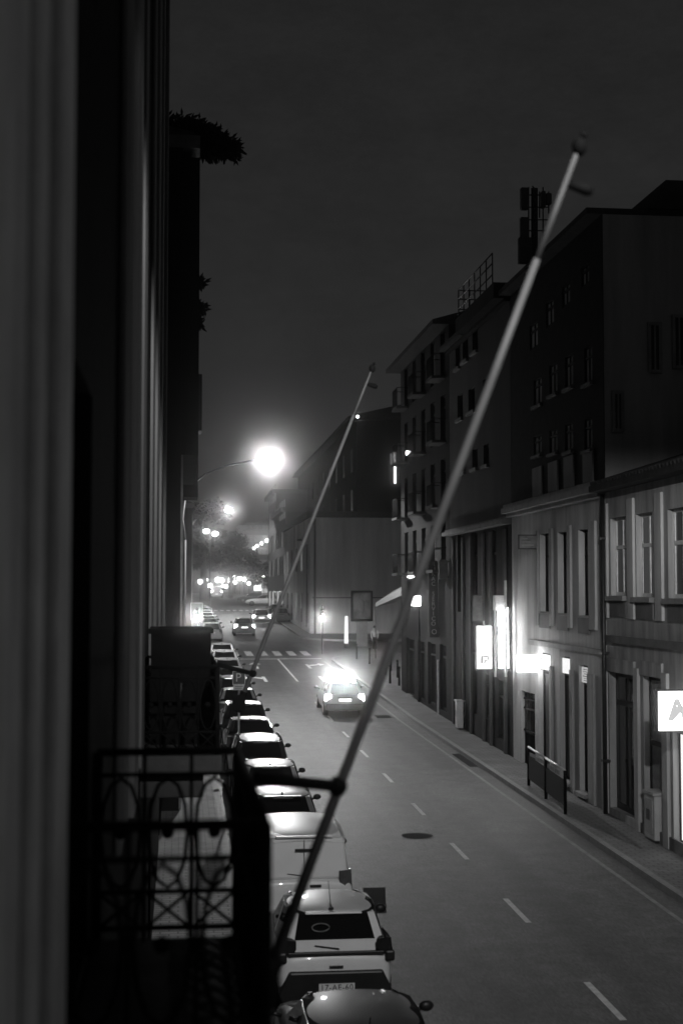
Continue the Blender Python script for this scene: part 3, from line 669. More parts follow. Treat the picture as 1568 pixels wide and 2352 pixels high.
L4, fr4 = left_house('dim house on the left beside the curved street lamp', 68.1, 96, -.05, 13.6, .15, M_DARKWALL, (7, 3))
L5, fr5 = left_house('last low house on the left before the square', 101, 172, .8, 12.6, .15, M_DARKWALL, (12, 2))

# ------------------------------------------------------------------ foliage
def leaves(n, inside, size, seed, mb=None):
    rnd = random.Random(seed); mb = mb or MB()
    for i in range(n):
        c = inside(rnd); a = rnd.random()*6.283; t = (rnd.random()-.5)*2.2
        u = Vector((math.cos(a), math.sin(a), t)).normalized(); v = u.cross(Vector((rnd.random()-.5, rnd.random()-.5, rnd.random()+.2))).normalized()
        s = size*(.6+.8*rnd.random())
        mb.face([c-u*s, c+v*s*.45, c+u*s, c-v*s*.45])
    return mb
def clump_fn(clumps):
    def f(rnd):
        c, r = clumps[rnd.randrange(len(clumps))]
        while True:
            d = Vector((rnd.uniform(-1, 1), rnd.uniform(-1, 1), rnd.uniform(-1, 1)))
            if .2 < d.length < 1: break
        return Vector(c)+Vector((d.x*r[0], d.y*r[1], d.z*r[2]))
    return f
def tree(x, y, h, w, lab, seed, group=None):
    rnd = random.Random(seed); z0 = zr(y)
    t = thing('tree', lab, 'tree', (x, y, z0), group=group)
    m = MB(); m.tube([(x, y, z0-.3), (x+.1, y, z0+h*.3), (x-.1, y, z0+h*.6), (x, y, z0+h*.85)], [w*.05, w*.04, w*.028, w*.01], 8)
    for i in range(7):
        a = i*.9; b = z0+h*(.3+.06*i); m.tube([(x, y, b), (x+math.cos(a)*w*.2, y+math.sin(a)*w*.2, b+h*.12), (x+math.cos(a)*w*.38, y+math.sin(a)*w*.38, b+h*.2)], [w*.02, w*.014, w*.006], 6)
    m.build('trunk', M_BARK, t)
    cl = []
    for i in range(26):
        a = rnd.random()*6.283; zz = rnd.uniform(.38, .98); rad = w*.5*math.sqrt(max(.02, 1-((zz-.6)/.42)**2))*rnd.uniform(.4, .95)
        r = w*rnd.uniform(.09, .17); cl.append(((x+math.cos(a)*rad, y+math.sin(a)*rad, z0+h*zz), (r, r, r*.75)))
    leaves(6500, clump_fn(cl), w*.032, seed).build('crown', M_LEAF, t, fix=False)
tree(3.6, 226, 15, 12.5, 'big dark round tree left of the square, tallest of the trees', 3)
tree(8.1, 232, 10, 8.5, 'dark tree behind the square beside the biggest tree', 4)
tree(15.5, 236, 5.6, 9, 'smaller dark tree in front of the distant block', 5)
tree(-3, 230, 11, 10, 'dark tree at the left edge of the square behind the last house', 6)
tree(21, 240, 6, 9, 'low dark tree at the right of the square', 8)
def droop(name, lab, pts, seed, y, n=900, s=.11, r=.22):
    o = thing(name, lab, 'plant', tuple(pts[0]))
    m = MB(); m.tube([Vector(p) for p in pts], [.05]+[.03]*(len(pts)-2)+[.01], 6); m.build('stem', M_BARK, o)
    cl = []
    for a, b in zip(pts, pts[1:]):
        for k in range(3):
            p = Vector(a).lerp(Vector(b), k/3); cl.append((p, (r, r, r*.8)))
    rnd = random.Random(seed); mb = MB(); f = clump_fn(cl)
    for i in range(n):
        c = f(rnd); d = Vector((rnd.uniform(-.2, 1), rnd.uniform(-.4, .4), rnd.uniform(-1.1, .6))).normalized(); v = d.cross(Vector((0, 1, .3))).normalized()
        L_ = s*rnd.uniform(.7, 2.2); mb.face([c, c+d*L_*.5+v*L_*.14, c+d*L_, c+d*L_*.5-v*L_*.14])
    mb.build('foliage', M_LEAF, o, fix=False)
Yp = 40.0
droop('roof_plant', 'dark bushy plant leaning out over the street from the left roof edge', [on_y(388, 292, Yp), on_y(430, 290, Yp), on_y(470, 305, Yp), on_y(505, 332, Yp), on_y(535, 352, Yp)], 11, Yp, 2600, .13, .36)
droop('roof_plant', 'mass of dark leaves at the base of the bushy roof plant', [on_y(390, 325, Yp), on_y(440, 335, Yp), on_y(490, 350, Yp)], 12, Yp, 1500, .13, .32)
for i, (x, y, lab) in enumerate(((452, 645, 'upper tuft of leaves sticking out of the left house front'), (456, 705, 'middle tuft of leaves sticking out of the left house front'), (450, 740, 'lowest tuft of leaves on the left house front'))):
    droop('wall_plant', lab, [on_y(x-12, y-8, Yp), on_y(x, y, Yp), on_y(x+12, y+8, Yp)], 20+i, Yp, 130, .14, .12)

# ------------------------------------------------------------------ street lamps
LP = mat('pale_lamp_post', .09, .6, .15, 4)
def street_lamp(dx, dy, lab, power, hot=True):
    """curved-arm lamp whose head stands over the lane"""
    ya = 80.0; pts = [on_y(*q, ya) for q in ((425, 1240), (419, 1190), (424, 1150), (440, 1115), (470, 1090), (520, 1070), (570, 1059), (592, 1055))]
    z0 = zr(ya); dz = zr(ya+dy)-z0; hd_ = on_y(620, 1052, ya)
    o = thing('street_lamp', lab, 'street lamp', (.26+dx, ya+dy, zr(ya+dy)), group='curved-arm street lamps')
    sh = Vector((dx, dy, dz)); pts = [p+sh for p in pts]; hd_ = hd_+sh
    m = MB(); m.tube([(pts[0].x, pts[0].y, zr(ya+dy)), pts[0]], .085, 10); m.build('post', LP, o)
    m = MB(); m.tube(pts, [.07]*4+[.055]*4, 10); m.build('arm', LP, o)
    m = MB(); m.box(hd_+Vector((-.62, -.24, .04)), hd_+Vector((.55, .24, .16))); m.build('lamp_head', M_DKMETAL, o, bevel=.04)
    m = MB(); m.ball(hd_+Vector((-.02, 0, -.06)), (.46, .3, .32), 16, 10); m.build('lamp_bowl', E_LAMP if hot else emit('second_lamp_glass', 105), o)
    s = ies_spot('street_light', hd_+Vector((-.02, 0, -.5)), power*1.15, cut=(.16, .3))
    s.parent = o; s.matrix_parent_inverse = Matrix.Translation(o.location).inverted()
    return o
PWR = 3300
street_lamp(0, 0, 'tall street lamp with curved arm blazing over the left lane', PWR)
street_lamp(1.0, 98, 'further street lamp with curved arm, shining over the square', PWR*1.1, False)
nl = thing('bracket_lamp', 'street lamp on a long wall bracket above the nearest balcony', 'street lamp', (XL, 2, 12.6))
hd_ = Vector((2.6, 2, 12.6))
m = MB(); m.tube([(XL, 2, 12.2), (.3, 2, 12.7), (2.1, 2, 12.8)], .04, 8); m.build('arm', M_IRON, nl)
m = MB(); m.box(hd_+Vector((-.6, -.2, .1)), hd_+Vector((.4, .2, .24))); m.build('lamp_head', M_DKMETAL, nl, bevel=.03)
m = MB(); m.ball(hd_, (.35, .18, .12), 14, 8); m.build('lamp_bowl', emit('near_lamp_glass', 3), nl)
q = ies_spot('street_light', hd_+Vector((0, 0, -.2)), PWR*.66, shield=(-.3, -.08)); q.parent = nl; q.matrix_parent_inverse = Matrix.Translation(nl.location).inverted()

def twin_lamp(x, y, ytop, X, Y, lab):
    p = on_y(x, y, Y)
    o = thing('lamp_post', lab, 'lamp post', (p.x, Y, zr(Y)))
    m = MB(); m.tube([(p.x, Y, zr(Y)), (p.x, Y, p.z+.2)], .08, 8); m.build('post', M_DKMETAL, o)
    for q in X:
        h_ = on_y(q[0], q[1], Y); m = MB(); m.tube([(p.x, Y, p.z+.2), h_+Vector((0, 0, .2))], .04, 6); m.build('arm', M_DKMETAL, o)
        m = MB(); m.ball(h_, (.42, .3, .3), 12, 8); m.build('lamp_bowl', E_FARLAMP, o)
twin_lamp(483, 1215, 0, [(474, 1220), (494, 1226)], 188, 'lamp post with two bright heads before the dark trees')
twin_lamp(655, 1192, 0, [(650, 1195)], 178, 'single bright lamp high beside the far right houses')
twin_lamp(679, 1222, 0, [(675, 1225)], 172, 'lower bright lamp beside the far right houses')
lo_ = thing('roof_lamp', 'lone lamp shining at the roof line right behind the thin flagpole', 'lamp', tuple(on_y(821, 957, 119.2)))
h_ = on_y(821, 957, 119.2); m = MB(); m.tube([h_, (h_.x+.3, 120.3, h_.z+.3)], .04, 6); m.build('bracket', M_DKMETAL, lo_)
m = MB(); m.ball(h_, .13, 10, 8); m.build('lamp_bowl', emit('small_wall_light', 6), lo_)
lm = thing('lamp_post', 'pale slim arched lamp post at the corner of the low building', 'lamp post', (10.7, 121, zr(121)))
m = MB(); m.tube([on_y(704, 1440, 119), on_y(705, 1260, 119), on_y(700, 1245, 119), on_y(690, 1238, 119)], .06, 8); m.build('post', LP, lm)
m = MB(); m.ball(on_y(688, 1240, 119), (.25, .15, .1), 10, 6); m.build('lamp_head', M_DKMETAL, lm)

# lantern on a dark post at the corner of the right row
Yl = 66.0; pc = on_y(962, 1380, Yl); px = pc.x
ln = thing('lantern_post', 'dark post with a broad glowing lantern at the corner of the right row', 'lamp post', (px, Yl, zr(Yl)+PH))
m = MB(); m.tube([(px, Yl, zr(Yl)+PH), (px, Yl, pc.z+.35)], [.055, .04], 8); m.tube([(px, Yl, zr(Yl)+PH), (px, Yl, zr(Yl)+PH+.5)], .08, 8); m.build('post', M_IRON, ln)
m = MB()
a0, a1, b0, b1 = .30, .36, -.24, .24
for sx in (-1, 1):
    m.hexa([(px+sx*.03, Yl-.3, pc.z+b0), (px+sx*a1, Yl-.3, pc.z+b0), (px+sx*a1, Yl+.3, pc.z+b0), (px+sx*.03, Yl+.3, pc.z+b0),
            (px+sx*.03, Yl-.26, pc.z+b1), (px+sx*a0, Yl-.26, pc.z+b1), (px+sx*a0, Yl+.26, pc.z+b1), (px+sx*.03, Yl+.26, pc.z+b1)])
m.build('lantern_glass', emit('lantern_glass', 7), ln)
m = MB(); m.box((px-.34, Yl-.3, pc.z+b1+.002), (px+.34, Yl+.3, pc.z+b1+.05)); m.build('lantern_lid', M_IRON, ln)
wl = thing('wall_lamp', 'slim bright lamp on a bracket at the corner house, above the lantern', 'lamp', (XF, 67, 7.4))
h_ = on_y(944, 1325, 66.5); m = MB(); m.tube([(XF, 67.2, h_.z+.25), (h_.x+.2, 66.6, h_.z+.08)], .03, 6); m.build('bracket', M_IRON, wl)
m = MB(); m.ball(h_, (.2, .1, .05), 12, 6); m.build('lamp_bowl', emit('wall_lamp_glass', 14), wl)

# ------------------------------------------------------------------ signs
def perp_sign(name, lab, xl, xr, yt, yb, Y, m, th=.16, rim=True, cat='sign'):
    if Y is None: Y = on_x(xr, (yt+yb)/2, XF-.06).y
    a, b = on_y(xl, yt, Y), on_y(xr, yb, Y)
    o = thing(name, lab, cat, ((a.x+b.x)/2, Y, (a.z+b.z)/2))
    q = MB(); q.box((a.x, Y, b.z), (b.x, Y+th, a.z)); q.build('face', m, o, bevel=.015)
    if rim:
        r = MB(); e = .03
        r.box((a.x-e, Y+.03, b.z-e), (a.x, Y+th-.03, a.z+e)); r.box((b.x, Y+.03, b.z-e), (b.x+e, Y+th-.03, a.z+e))
        r.box((a.x, Y+.03, a.z), (b.x, Y+th-.03, a.z+e)); r.box((a.x, Y+.03, b.z-e), (b.x, Y+th-.03, b.z)); r.build('rim', M_DKMETAL, o)
    br = MB(); br.box((b.x, Y+th*.3, a.z-.12), (XF+.02, Y+th*.6, a.z-.07)); br.box((b.x, Y+th*.3, b.z+.07), (XF+.02, Y+th*.6, b.z+.12)); br.build('bracket', M_IRON, o)
    return o, a, b
bs, a, b = perp_sign('box_sign', 'blank glowing box sign hanging from the pale house front', 1190, 1240, 1506, 1544, None, E_SIGNHOT, .3, rim=False)
ls, a, b = perp_sign('light_box', 'tall white light box with small upright print and emblem', 1094.5, 1129, 1438, 1536, None, E_SIGN, .18)
GP = mat('pale_print', .3, .6, .05, 5); GPE = emit('print_on_lit_face', .4)
e_ = MB(); cx_ = (a.x+b.x)/2; w_ = b.x-a.x; zc = b.z+.30; yy = a.y-.01
for (x0, x1, z0, z1) in ((-.14, -.05, -.12, .1), (-.14, .16, .1, .17), (.1, .17, .0, .13), (-.02, .12, -.04, .02), (-.03, .04, -.13, -.04), (-.14, .06, -.2, -.15), (-.12, .08, -.26, -.23)):
    e_.box((cx_+x0, yy, zc+z0), (cx_+x1, yy+.008, zc+z1))
e_.build('emblem', GPE, ls)
e_ = MB()
for i in range(22):
    z_ = b.z+.62+i*.05; e_.box((cx_+random.uniform(-.06, -.02), yy+.002, z_), (cx_+random.uniform(.0, .06), yy+.008, z_+.02))
e_.build('small_print', emit('print_on_lit_face_pale', .68), ls)
ms, a, b = perp_sign('shop_sign', 'big white lit box sign with a slanted letter M, cut by the right edge', 1511, 1611, 1588, 1678, on_x(1511, 1635, 10.2).y, E_SIGN, .25)
ms.location.x += 0
mm = lettering('lettering', 'M', .62, emit('sign_letter', .6), ms, Matrix.Identity(4), ital=.35, bold=.022)
mm.matrix_local = T(a.x+.42-ms.location.x, a.y-.012-ms.location.y, (a.z+b.z)/2-ms.location.z) @ FACE_CAM
tb = thing('light_tube', 'tall vertical light tube in a frame beside the pale house corner', 'light', (XF-.2, 50, 5))
ty = on_x(1149, 1465, XF-.5).y
t0, t1_ = on_y(1148, 1402, ty), on_y(1150, 1534, ty)
m = MB(); m.tube([t1_, t0], .075, 12); m.build('tube', E_TUBE, tb)
m = MB(); m.box((t0.x+.14, ty-.1, t1_.z-.3), (t0.x+.2, ty+.02, t0.z+1.0)); m.box((t0.x-.2, ty-.05, t1_.z-.3), (t0.x-.15, ty+.06, t0.z+.5)); m.box((t0.x-.2, ty+.13, t0.z), (t0.x+.2, ty+.2, t0.z+.5)); m.build('frame', M_LTMETAL, tb)
ty = on_x(1164, 1465, XF-.28).y
t2_, t3_ = on_y(1163, 1395, ty), on_y(1165, 1535, ty)
m = MB(); m.tube([t3_, t2_], .05, 10); tb2 = thing('light_tube', 'thinner vertical light tube next to the pale wall', 'light', tuple(t3_)); m.build('tube', emit('light_tube_thin', 4), tb2)
m = MB(); m.box(t3_+Vector((-.05, -.0, -.12)), t3_+Vector((.05, .1, 0))); m.box(t2_+Vector((-.05, 0, 0)), t2_+Vector((.05, .1, .12))); m.build('holder', M_IRON, tb2)
us, a, b = perp_sign('unlit_sign', 'unlit framed sign board sticking out high on the pale house', 1192, 1232, 1230, 1259, None, mat('unlit_sign_face', .22, .6, .4, 6), .12)
q = MB()
for i in range(3): q.box((a.x+.08, a.y-.008, b.z+.08+i*.1), (b.x-.1-.1*i, a.y-.002, b.z+.11+i*.1))
q.build('faded_print', M_RENDER_W, us)
vs_, a, b = perp_sign('shop_sign', 'tall dark vertical sign with stacked letters near the corner', 985, 1004, 1290, 1450, None, M_BLACK, .15)
lt = lettering('lettering', '\n'.join('RUKAC SERVICOS'), .26, mat('sign_letter_grey', .5, .6, .1, 5), vs_, Matrix.Identity(4), line=.83)
lt.matrix_local = T((a.x+b.x)/2-vs_.location.x, a.y-.01-vs_.location.y, (a.z+b.z)/2-vs_.location.z) @ FACE_CAM
sq, a2, b2 = perp_sign('shop_sign', 'small square framed sign under the tall vertical sign', 987, 1006, 1440, 1462, None, M_BLACK, .12)
q = MB(); q.tube([((a2.x+b2.x)/2+.1*math.cos(t*.785), a2.y-.01, (a2.z+b2.z)/2+.1*math.sin(t*.785)) for t in range(9)], .018, 6, cap=False); q.build('emblem', mat('sign_letter_grey', .5, .6, .1, 5), sq)
gs, a, b = perp_sign('hanging_banner', 'tilted pale banner hanging from the dark shop front', 1086, 1108, 1368, 1425, None, mat('banner_cloth', .12, .8, .4, 6), .06)
ps2, a, b = perp_sign('unlit_sign', 'plain pale unlit board beside the tall vertical sign', 1008, 1028, 1285, 1330, None, mat('unlit_board', .14, .7, .3, 6), .1, rim=False)

# framed poster, totem, awning, menu board
Yq = 106.0
a, b = on_y(806, 1357, Yq), on_y(856, 1427, Yq)
po = thing('poster_case', 'dark framed poster case standing before the plain gable wall', 'poster case', ((a.x+b.x)/2, Yq, zr(Yq)+PH))
fr_ = MB(); e = .16
fr_.box((a.x, Yq, b.z), (a.x+e, Yq+.2, a.z)); fr_.box((b.x-e, Yq, b.z), (b.x, Yq+.2, a.z)); fr_.box((a.x+e, Yq, a.z-e), (b.x-e, Yq+.2, a.z)); fr_.box((a.x+e, Yq, b.z), (b.x-e, Yq+.2, b.z+e)); fr_.build('frame', M_IRON, po, bevel=.02)
fr_ = MB(); fr_.box((a.x+e, Yq+.06, b.z+e), (b.x-e, Yq+.16, a.z-e)); fr_.build('poster', mat('poster_print', .09, .8, .75, 2.2, spec=.1), po)
q = MB(); q.ball(((a.x+b.x)/2, Yq+.055, a.z-.45), (.14, .01, .16), 12, 8); q.ball(((a.x+b.x)/2-.02, Yq+.055, a.z-1.15), (.22, .01, .55), 12, 8); q.build('printed_figure', mat('poster_ink', .06, .6, .6, 4), po)
fr_ = MB(); fr_.box((a.x+.4, Yq+.03, zr(Yq)), (b.x-.4, Yq+.17, b.z)); fr_.build('stand', mat('poster_stand', .14, .6, .3, 4), po)
a, b = on_y(790, 1415, 104), on_y(800, 1478, 104)
to = thing('lit_column', 'slim white glowing column on the pavement left of the poster case', 'light column', ((a.x+b.x)/2, 104, zr(104)))
m = MB(); m.tube([((a.x+b.x)/2, 104, b.z), ((a.x+b.x)/2, 104, a.z)], [.15, .12], 12); m.build('column', emit('column_glow', 1.1), to)
m = MB(); m.tube([((a.x+b.x)/2, 104, zr(104)), ((a.x+b.x)/2, 104, b.z)], .17, 12); m.build('base', M_DKMETAL, to)
aw = thing('awning', 'pale sloping awning over the side street corner', 'awning', (14, 90, 6))
m = MB(); p0, p1, p2, p3 = on_y(862, 1385, 88), on_y(925, 1352, 80), on_y(925, 1366, 80), on_y(862, 1394, 88)
m.hexa([p3, p2, p2+Vector((1.2, .4, .25)), p3+Vector((1.2, .4, .25)), p0, p1, p1+Vector((1.2, .4, .75)), p0+Vector((1.2, .4, .75))])
m.build('canopy', mat('awning_cloth', .3, .8, .2, 4), aw)
m = MB(); m.tube([p3, p3+Vector((0, 0, -3.2))], .03, 6); m.tube([p2, p2+Vector((0, 0, -3.0))], .03, 6); m.build('support', M_DKMETAL, aw)
a, b = on_y(1004, 1518, 61), on_y(1040, 1590, 61)
mb_ = thing('menu_board', 'framed upright board on the pavement by the corner house', 'board', ((a.x+b.x)/2, 61, zr(61)+PH))
m = MB(); m.box((a.x, 61, zr(61)+PH), (a.x+.06, 61.08, a.z)); m.box((b.x-.06, 61, zr(61)+PH), (b.x, 61.08, a.z)); m.box((a.x, 61, a.z), (b.x, 61.08, a.z+.05)); m.build('frame', M_LTMETAL, mb_)
m = MB(); m.box((a.x+.062, 61.02, b.z+.1), (b.x-.062, 61.06, a.z-.002)); m.build('panel', mat('menu_panel', .05, .4, .8, 3), mb_)
# lit door column beyond the lantern
a, b = on_y(963, 1396, 71.9), on_y(977, 1490, 71.9)
dw = thing('lit_display', 'tall narrow lit display window right of the lantern post', 'display', ((a.x+b.x)/2, 72, b.z))
m = MB(); m.box((a.x+.12, 71.85, b.z), (b.x, 71.95, a.z)); m.build('panel', emit('display_glow', .42), dw)
m = MB(); m.box((a.x+.08, 71.82, zr(72)), (a.x+.12, 72.1, a.z+.1)); m.box((b.x, 71.82, zr(72)), (b.x+.05, 72.1, a.z+.1)); m.box((a.x+.12, 71.82, a.z), (b.x, 72.1, a.z+.1)); m.build('frame', M_DKMETAL, dw)

# parking sign
Yp_ = 42.9; a, b = on_y(536, 1543, Yp_), on_y(562, 1571, Yp_)
pk = thing('parking_sign', 'square parking sign with a P and a small plate below, by the parked cars', 'sign', ((a.x+b.x)/2, Yp_, zr(Yp_)))
cxp = (a.x+b.x)/2; s_ = (b.x-a.x)
m = MB(); m.tube([(cxp, Yp_+.05, zr(Yp_)), (cxp, Yp_+.05, a.z+.05)], .03, 8); m.build('post', M_LTMETAL, pk)
m = MB(); m.box((a.x, Yp_, b.z), (b.x, Yp_+.02, a.z)); m.build('face', mat('sign_blue', .05, .4, .1, 4), pk)
m = MB(); m.box((a.x-.02, Yp_+.003, b.z-.02), (b.x+.02, Yp_+.018, a.z+.02)); m.build('rim', M_WHITE, pk)
m = MB(); m.box((a.x, Yp_, b.z-.17), (b.x+.02, Yp_+.02, b.z-.03)); m.build('plate', M_WHITE, pk)
m = MB(); m.box((a.x+.05, Yp_-.006, b.z-.08), (b.x-.05, Yp_-.002, b.z-.065)); m.box((a.x+.05, Yp_-.006, b.z-.13), (b.x-.08, Yp_-.002, b.z-.115)); m.build('plate_lines', M_INK, pk)
lt = lettering('lettering', 'P', s_*1.05, M_WHITE, pk, Matrix.Identity(4))
lt.matrix_local = T(cxp-pk.location.x-.02, -.01, (a.z+b.z)/2-pk.location.z) @ FACE_CAM

# traffic signals
def signal(x, y, Y, lab, board):
    p = on_y(x, y, Y); o = thing('traffic_signal', lab, 'traffic light', (p.x, Y, zr(Y)), group='traffic lights at the crossing')
    m = MB(); m.tube([(p.x, Y+.12, zr(Y)), (p.x, Y+.12, p.z+.9)], .05, 8); m.build('post', M_DKMETAL, o)
    m = MB(); m.box((p.x-.15, Y, p.z-.17), (p.x+.15, Y+.2, p.z+.75)); m.build('housing', M_BLACK, o, bevel=.03)
    for i in range(2):
        m = MB(); m.ball((p.x, Y-.005, p.z+.29*(i+1)), (.1, .02, .1), 12, 8); m.build('dark_lens', M_GLASS, o)
    m = MB(); m.ball((p.x, Y-.02, p.z), (.12, .04, .12), 14, 10); m.build('lit_lens', emit('signal_lens', 520), o)
    if board:
        m = MB()
        for q in ((-.42, -.38, -.2, 1.0), (.38, .42, -.2, 1.0), (-.38, .38, .96, 1.0)): m.box((p.x+q[0], Y+.05, p.z+q[2]), (p.x+q[1], Y+.08, p.z+q[3]))
        m.build('board_edge', M_WHITE, o)
        m = MB(); m.box((p.x-.38, Y+.06, p.z-.2), (p.x+.38, Y+.07, p.z+.958)); m.build('back_board', M_BLACK, o)
signal(452, 1417, 100, 'traffic light with white edged board on the left side of the crossing', True)
signal(740, 1420, 98, 'traffic light shining in front of the plain gable wall', False)

# bollards
bp_ = [(912, 1578), (905, 1556), (919, 1562), (924, 1580), (905, 1545), (860, 1530)]
bl0 = None
for i, (x, y) in enumerate(((11.6, 75.2), (12.1, 80.4), (12.5, 78.5), (11.9, 74.0), (12.8, 83), (12.2, 88), (11.9, 92))):
    lab = ['dark iron bollard', 'dark iron bollard', 'dark iron bollard', 'dark iron bollard', 'dark iron bollard', 'dark iron bollard', 'dark iron bollard'][i]+' in the loose row on the wide pavement at the side street'
    if bl0 is None:
        o = thing('bollard', lab, 'bollard', (x-.5, y, zr(y)+PH), group='bollards on the wide pavement')
        LOCAL.add(o.name)
        m = MB(); m.tube([(0, 0, 0), (0, 0, .8), (0, 0, .86)], [.06, .05, .05], 10); m.build('shaft', M_IRON, o)
        m = MB(); m.ball((0, 0, .93), .075, 10, 8); m.build('knob', M_IRON, o); bl0 = o
    else:
        c = bl0.copy(); COL.objects.link(c); c.location = (x-.5, y, zr(y)+PH); c['label'] = lab
        for ch in bl0.children:
            d = ch.copy(); COL.objects.link(d); d.parent = c

# railing at the kerb
rg = thing('kerb_railing', 'dark panelled barrier with pale top rails on the kerb before the pale house', 'barrier', (10.1, 40, zr(40)+PH))
p0, p1 = Vector((10.2, 41.3, 0)), Vector((9.98, 36.5, 0))
def rp(t, z): q = p0.lerp(p1, t); return Vector((q.x, q.y, zr(q.y)+PH+z))
for t in (0, .5, 1):
    m = MB(); m.tube([rp(t, 0), rp(t, 1.12)], .045, 8); m.build('post', M_IRON, rg)
m = MB()
for a, b in ((.015, .485), (.515, .985)):
    q = [rp(a, .2), rp(b, .2), rp(b, .86), rp(a, .86)]; n = Vector((.02, 0, 0)); m.hexa([q[0]-n, q[1]-n, q[1]+n, q[0]+n, q[3]-n, q[2]-n, q[2]+n, q[3]+n])
m.build('panel', M_IRON, rg)
m = MB()
for a, b in ((.0, .49), (.51, 1.0)): m.tube([rp(a, 1.12), rp(b, 1.12)], .035, 8)
m.build('top_rail', mat('pale_rail', .55, .4, .15, 5), rg)
m = MB()
for a, b in ((.05, .2), (.24, .44), (.56, .7), (.74, .85)):
    q0, q1 = rp(a, .96), rp(b, .96); m.box(q0+Vector((-.012, 0, -.07)), q1+Vector((.012, 0, .05)))
m.build('notice_strip', mat('notice_strip', .22, .6, .5, 6), rg)

# utility cabinets
def cabinet(xl, xr, yt, yb, Y, d, lab):
    a, b = on_y(xl, yt, Y), on_y(xr, yb, Y); z0 = zr(Y)+PH
    o = thing('utility_cabinet', lab, 'cabinet', ((a.x+b.x)/2, Y, z0))
    m = MB(); m.box((a.x, Y, z0+.06), (b.x, Y+d, a.z)); m.build('body', mat('cabinet_paint', .5, .55, .15, 3), o, bevel=.02)
    m = MB(); m.box((a.x-.04, Y-.04, a.z), (b.x+.04, Y+d+.03, a.z+.06)); m.build('lid', mat('cabinet_lid', .4, .5, .2, 3), o)
    m = MB(); m.box((a.x-.012, Y+.1, z0+.2), (a.x-.001, Y+d-.1, a.z-.12)); m.build('door', mat('cabinet_door', .4, .55, .2, 3), o)
    m = MB(); m.box((a.x-.018, Y+d*.4, z0+.5), (a.x-.013, Y+d*.75, z0+.75)); m.build('sticker', mat('cabinet_sticker', .08, .5, .2, 3), o)
    m = MB(); m.box((a.x+.02, Y+.02, z0-.05), (b.x-.02, Y+d-.02, z0+.059)); m.build('plinth', M_DKMETAL, o)
cabinet(1501, 1535, 1828, 1940, 32.4, .75, 'pale utility cabinet against the front of the shop below the lit M sign')
cabinet(1050, 1078, 1612, 1675, 55.4, .5, 'pale utility cabinet at the foot of the dark shop front')

# ------------------------------------------------------------------ antenna mast on the roof terrace
Ym = 47.0
am = thing('antenna_mast', 'lattice phone mast with panel antennas on the roof of the right row', 'antenna', tuple(on_y(1228, 620, Ym)))
def A_(x, y, dy=0): return on_y(x, y, Ym+dy)
m = MB()
for x, d_ in ((1222, 0), (1231, .6), (1227, 1.0)): m.tube([A_(x, 640, d_), A_(x, 432, d_)], .05, 6)
for yv in range(450, 620, 22):
    m.tube([A_(1222, yv), A_(1231, yv-8, .6)], .025, 5); m.tube([A_(1231, yv-8, .6), A_(1227, yv-16, 1.0)], .025, 5); m.tube([A_(1227, yv-16, 1.0), A_(1222, yv-22)], .025, 5)
m.build('lattice', M_IRON, am)
for (x, y0, y1, w) in ((1203, 432, 482, .13), (1203, 500, 548, .14), (1204, 546, 606, .22), (1246, 440, 478, .07), (1258, 445, 470, .1)):
    p_, q_ = A_(x, y0, -.3), A_(x, y1, -.3); m = MB(); m.box((p_.x-w, p_.y-.12, q_.z), (p_.x+w, p_.y+.12, p_.z)); m.build('panel_antenna', M_BLACK, am, bevel=.03)
m = MB()
for yv in (448, 476, 505, 530): m.tube([A_(1203, yv, -.2), A_(1258, yv, -.2)], .022, 5)
for x, a, b in ((1246, 430, 590), (1238, 440, 500), (1213, 430, 600), (1259, 440, 490)): m.tube([A_(x, a, -.1), A_(x, b, -.1)], .025, 5)
m.build('arms', M_IRON, am)

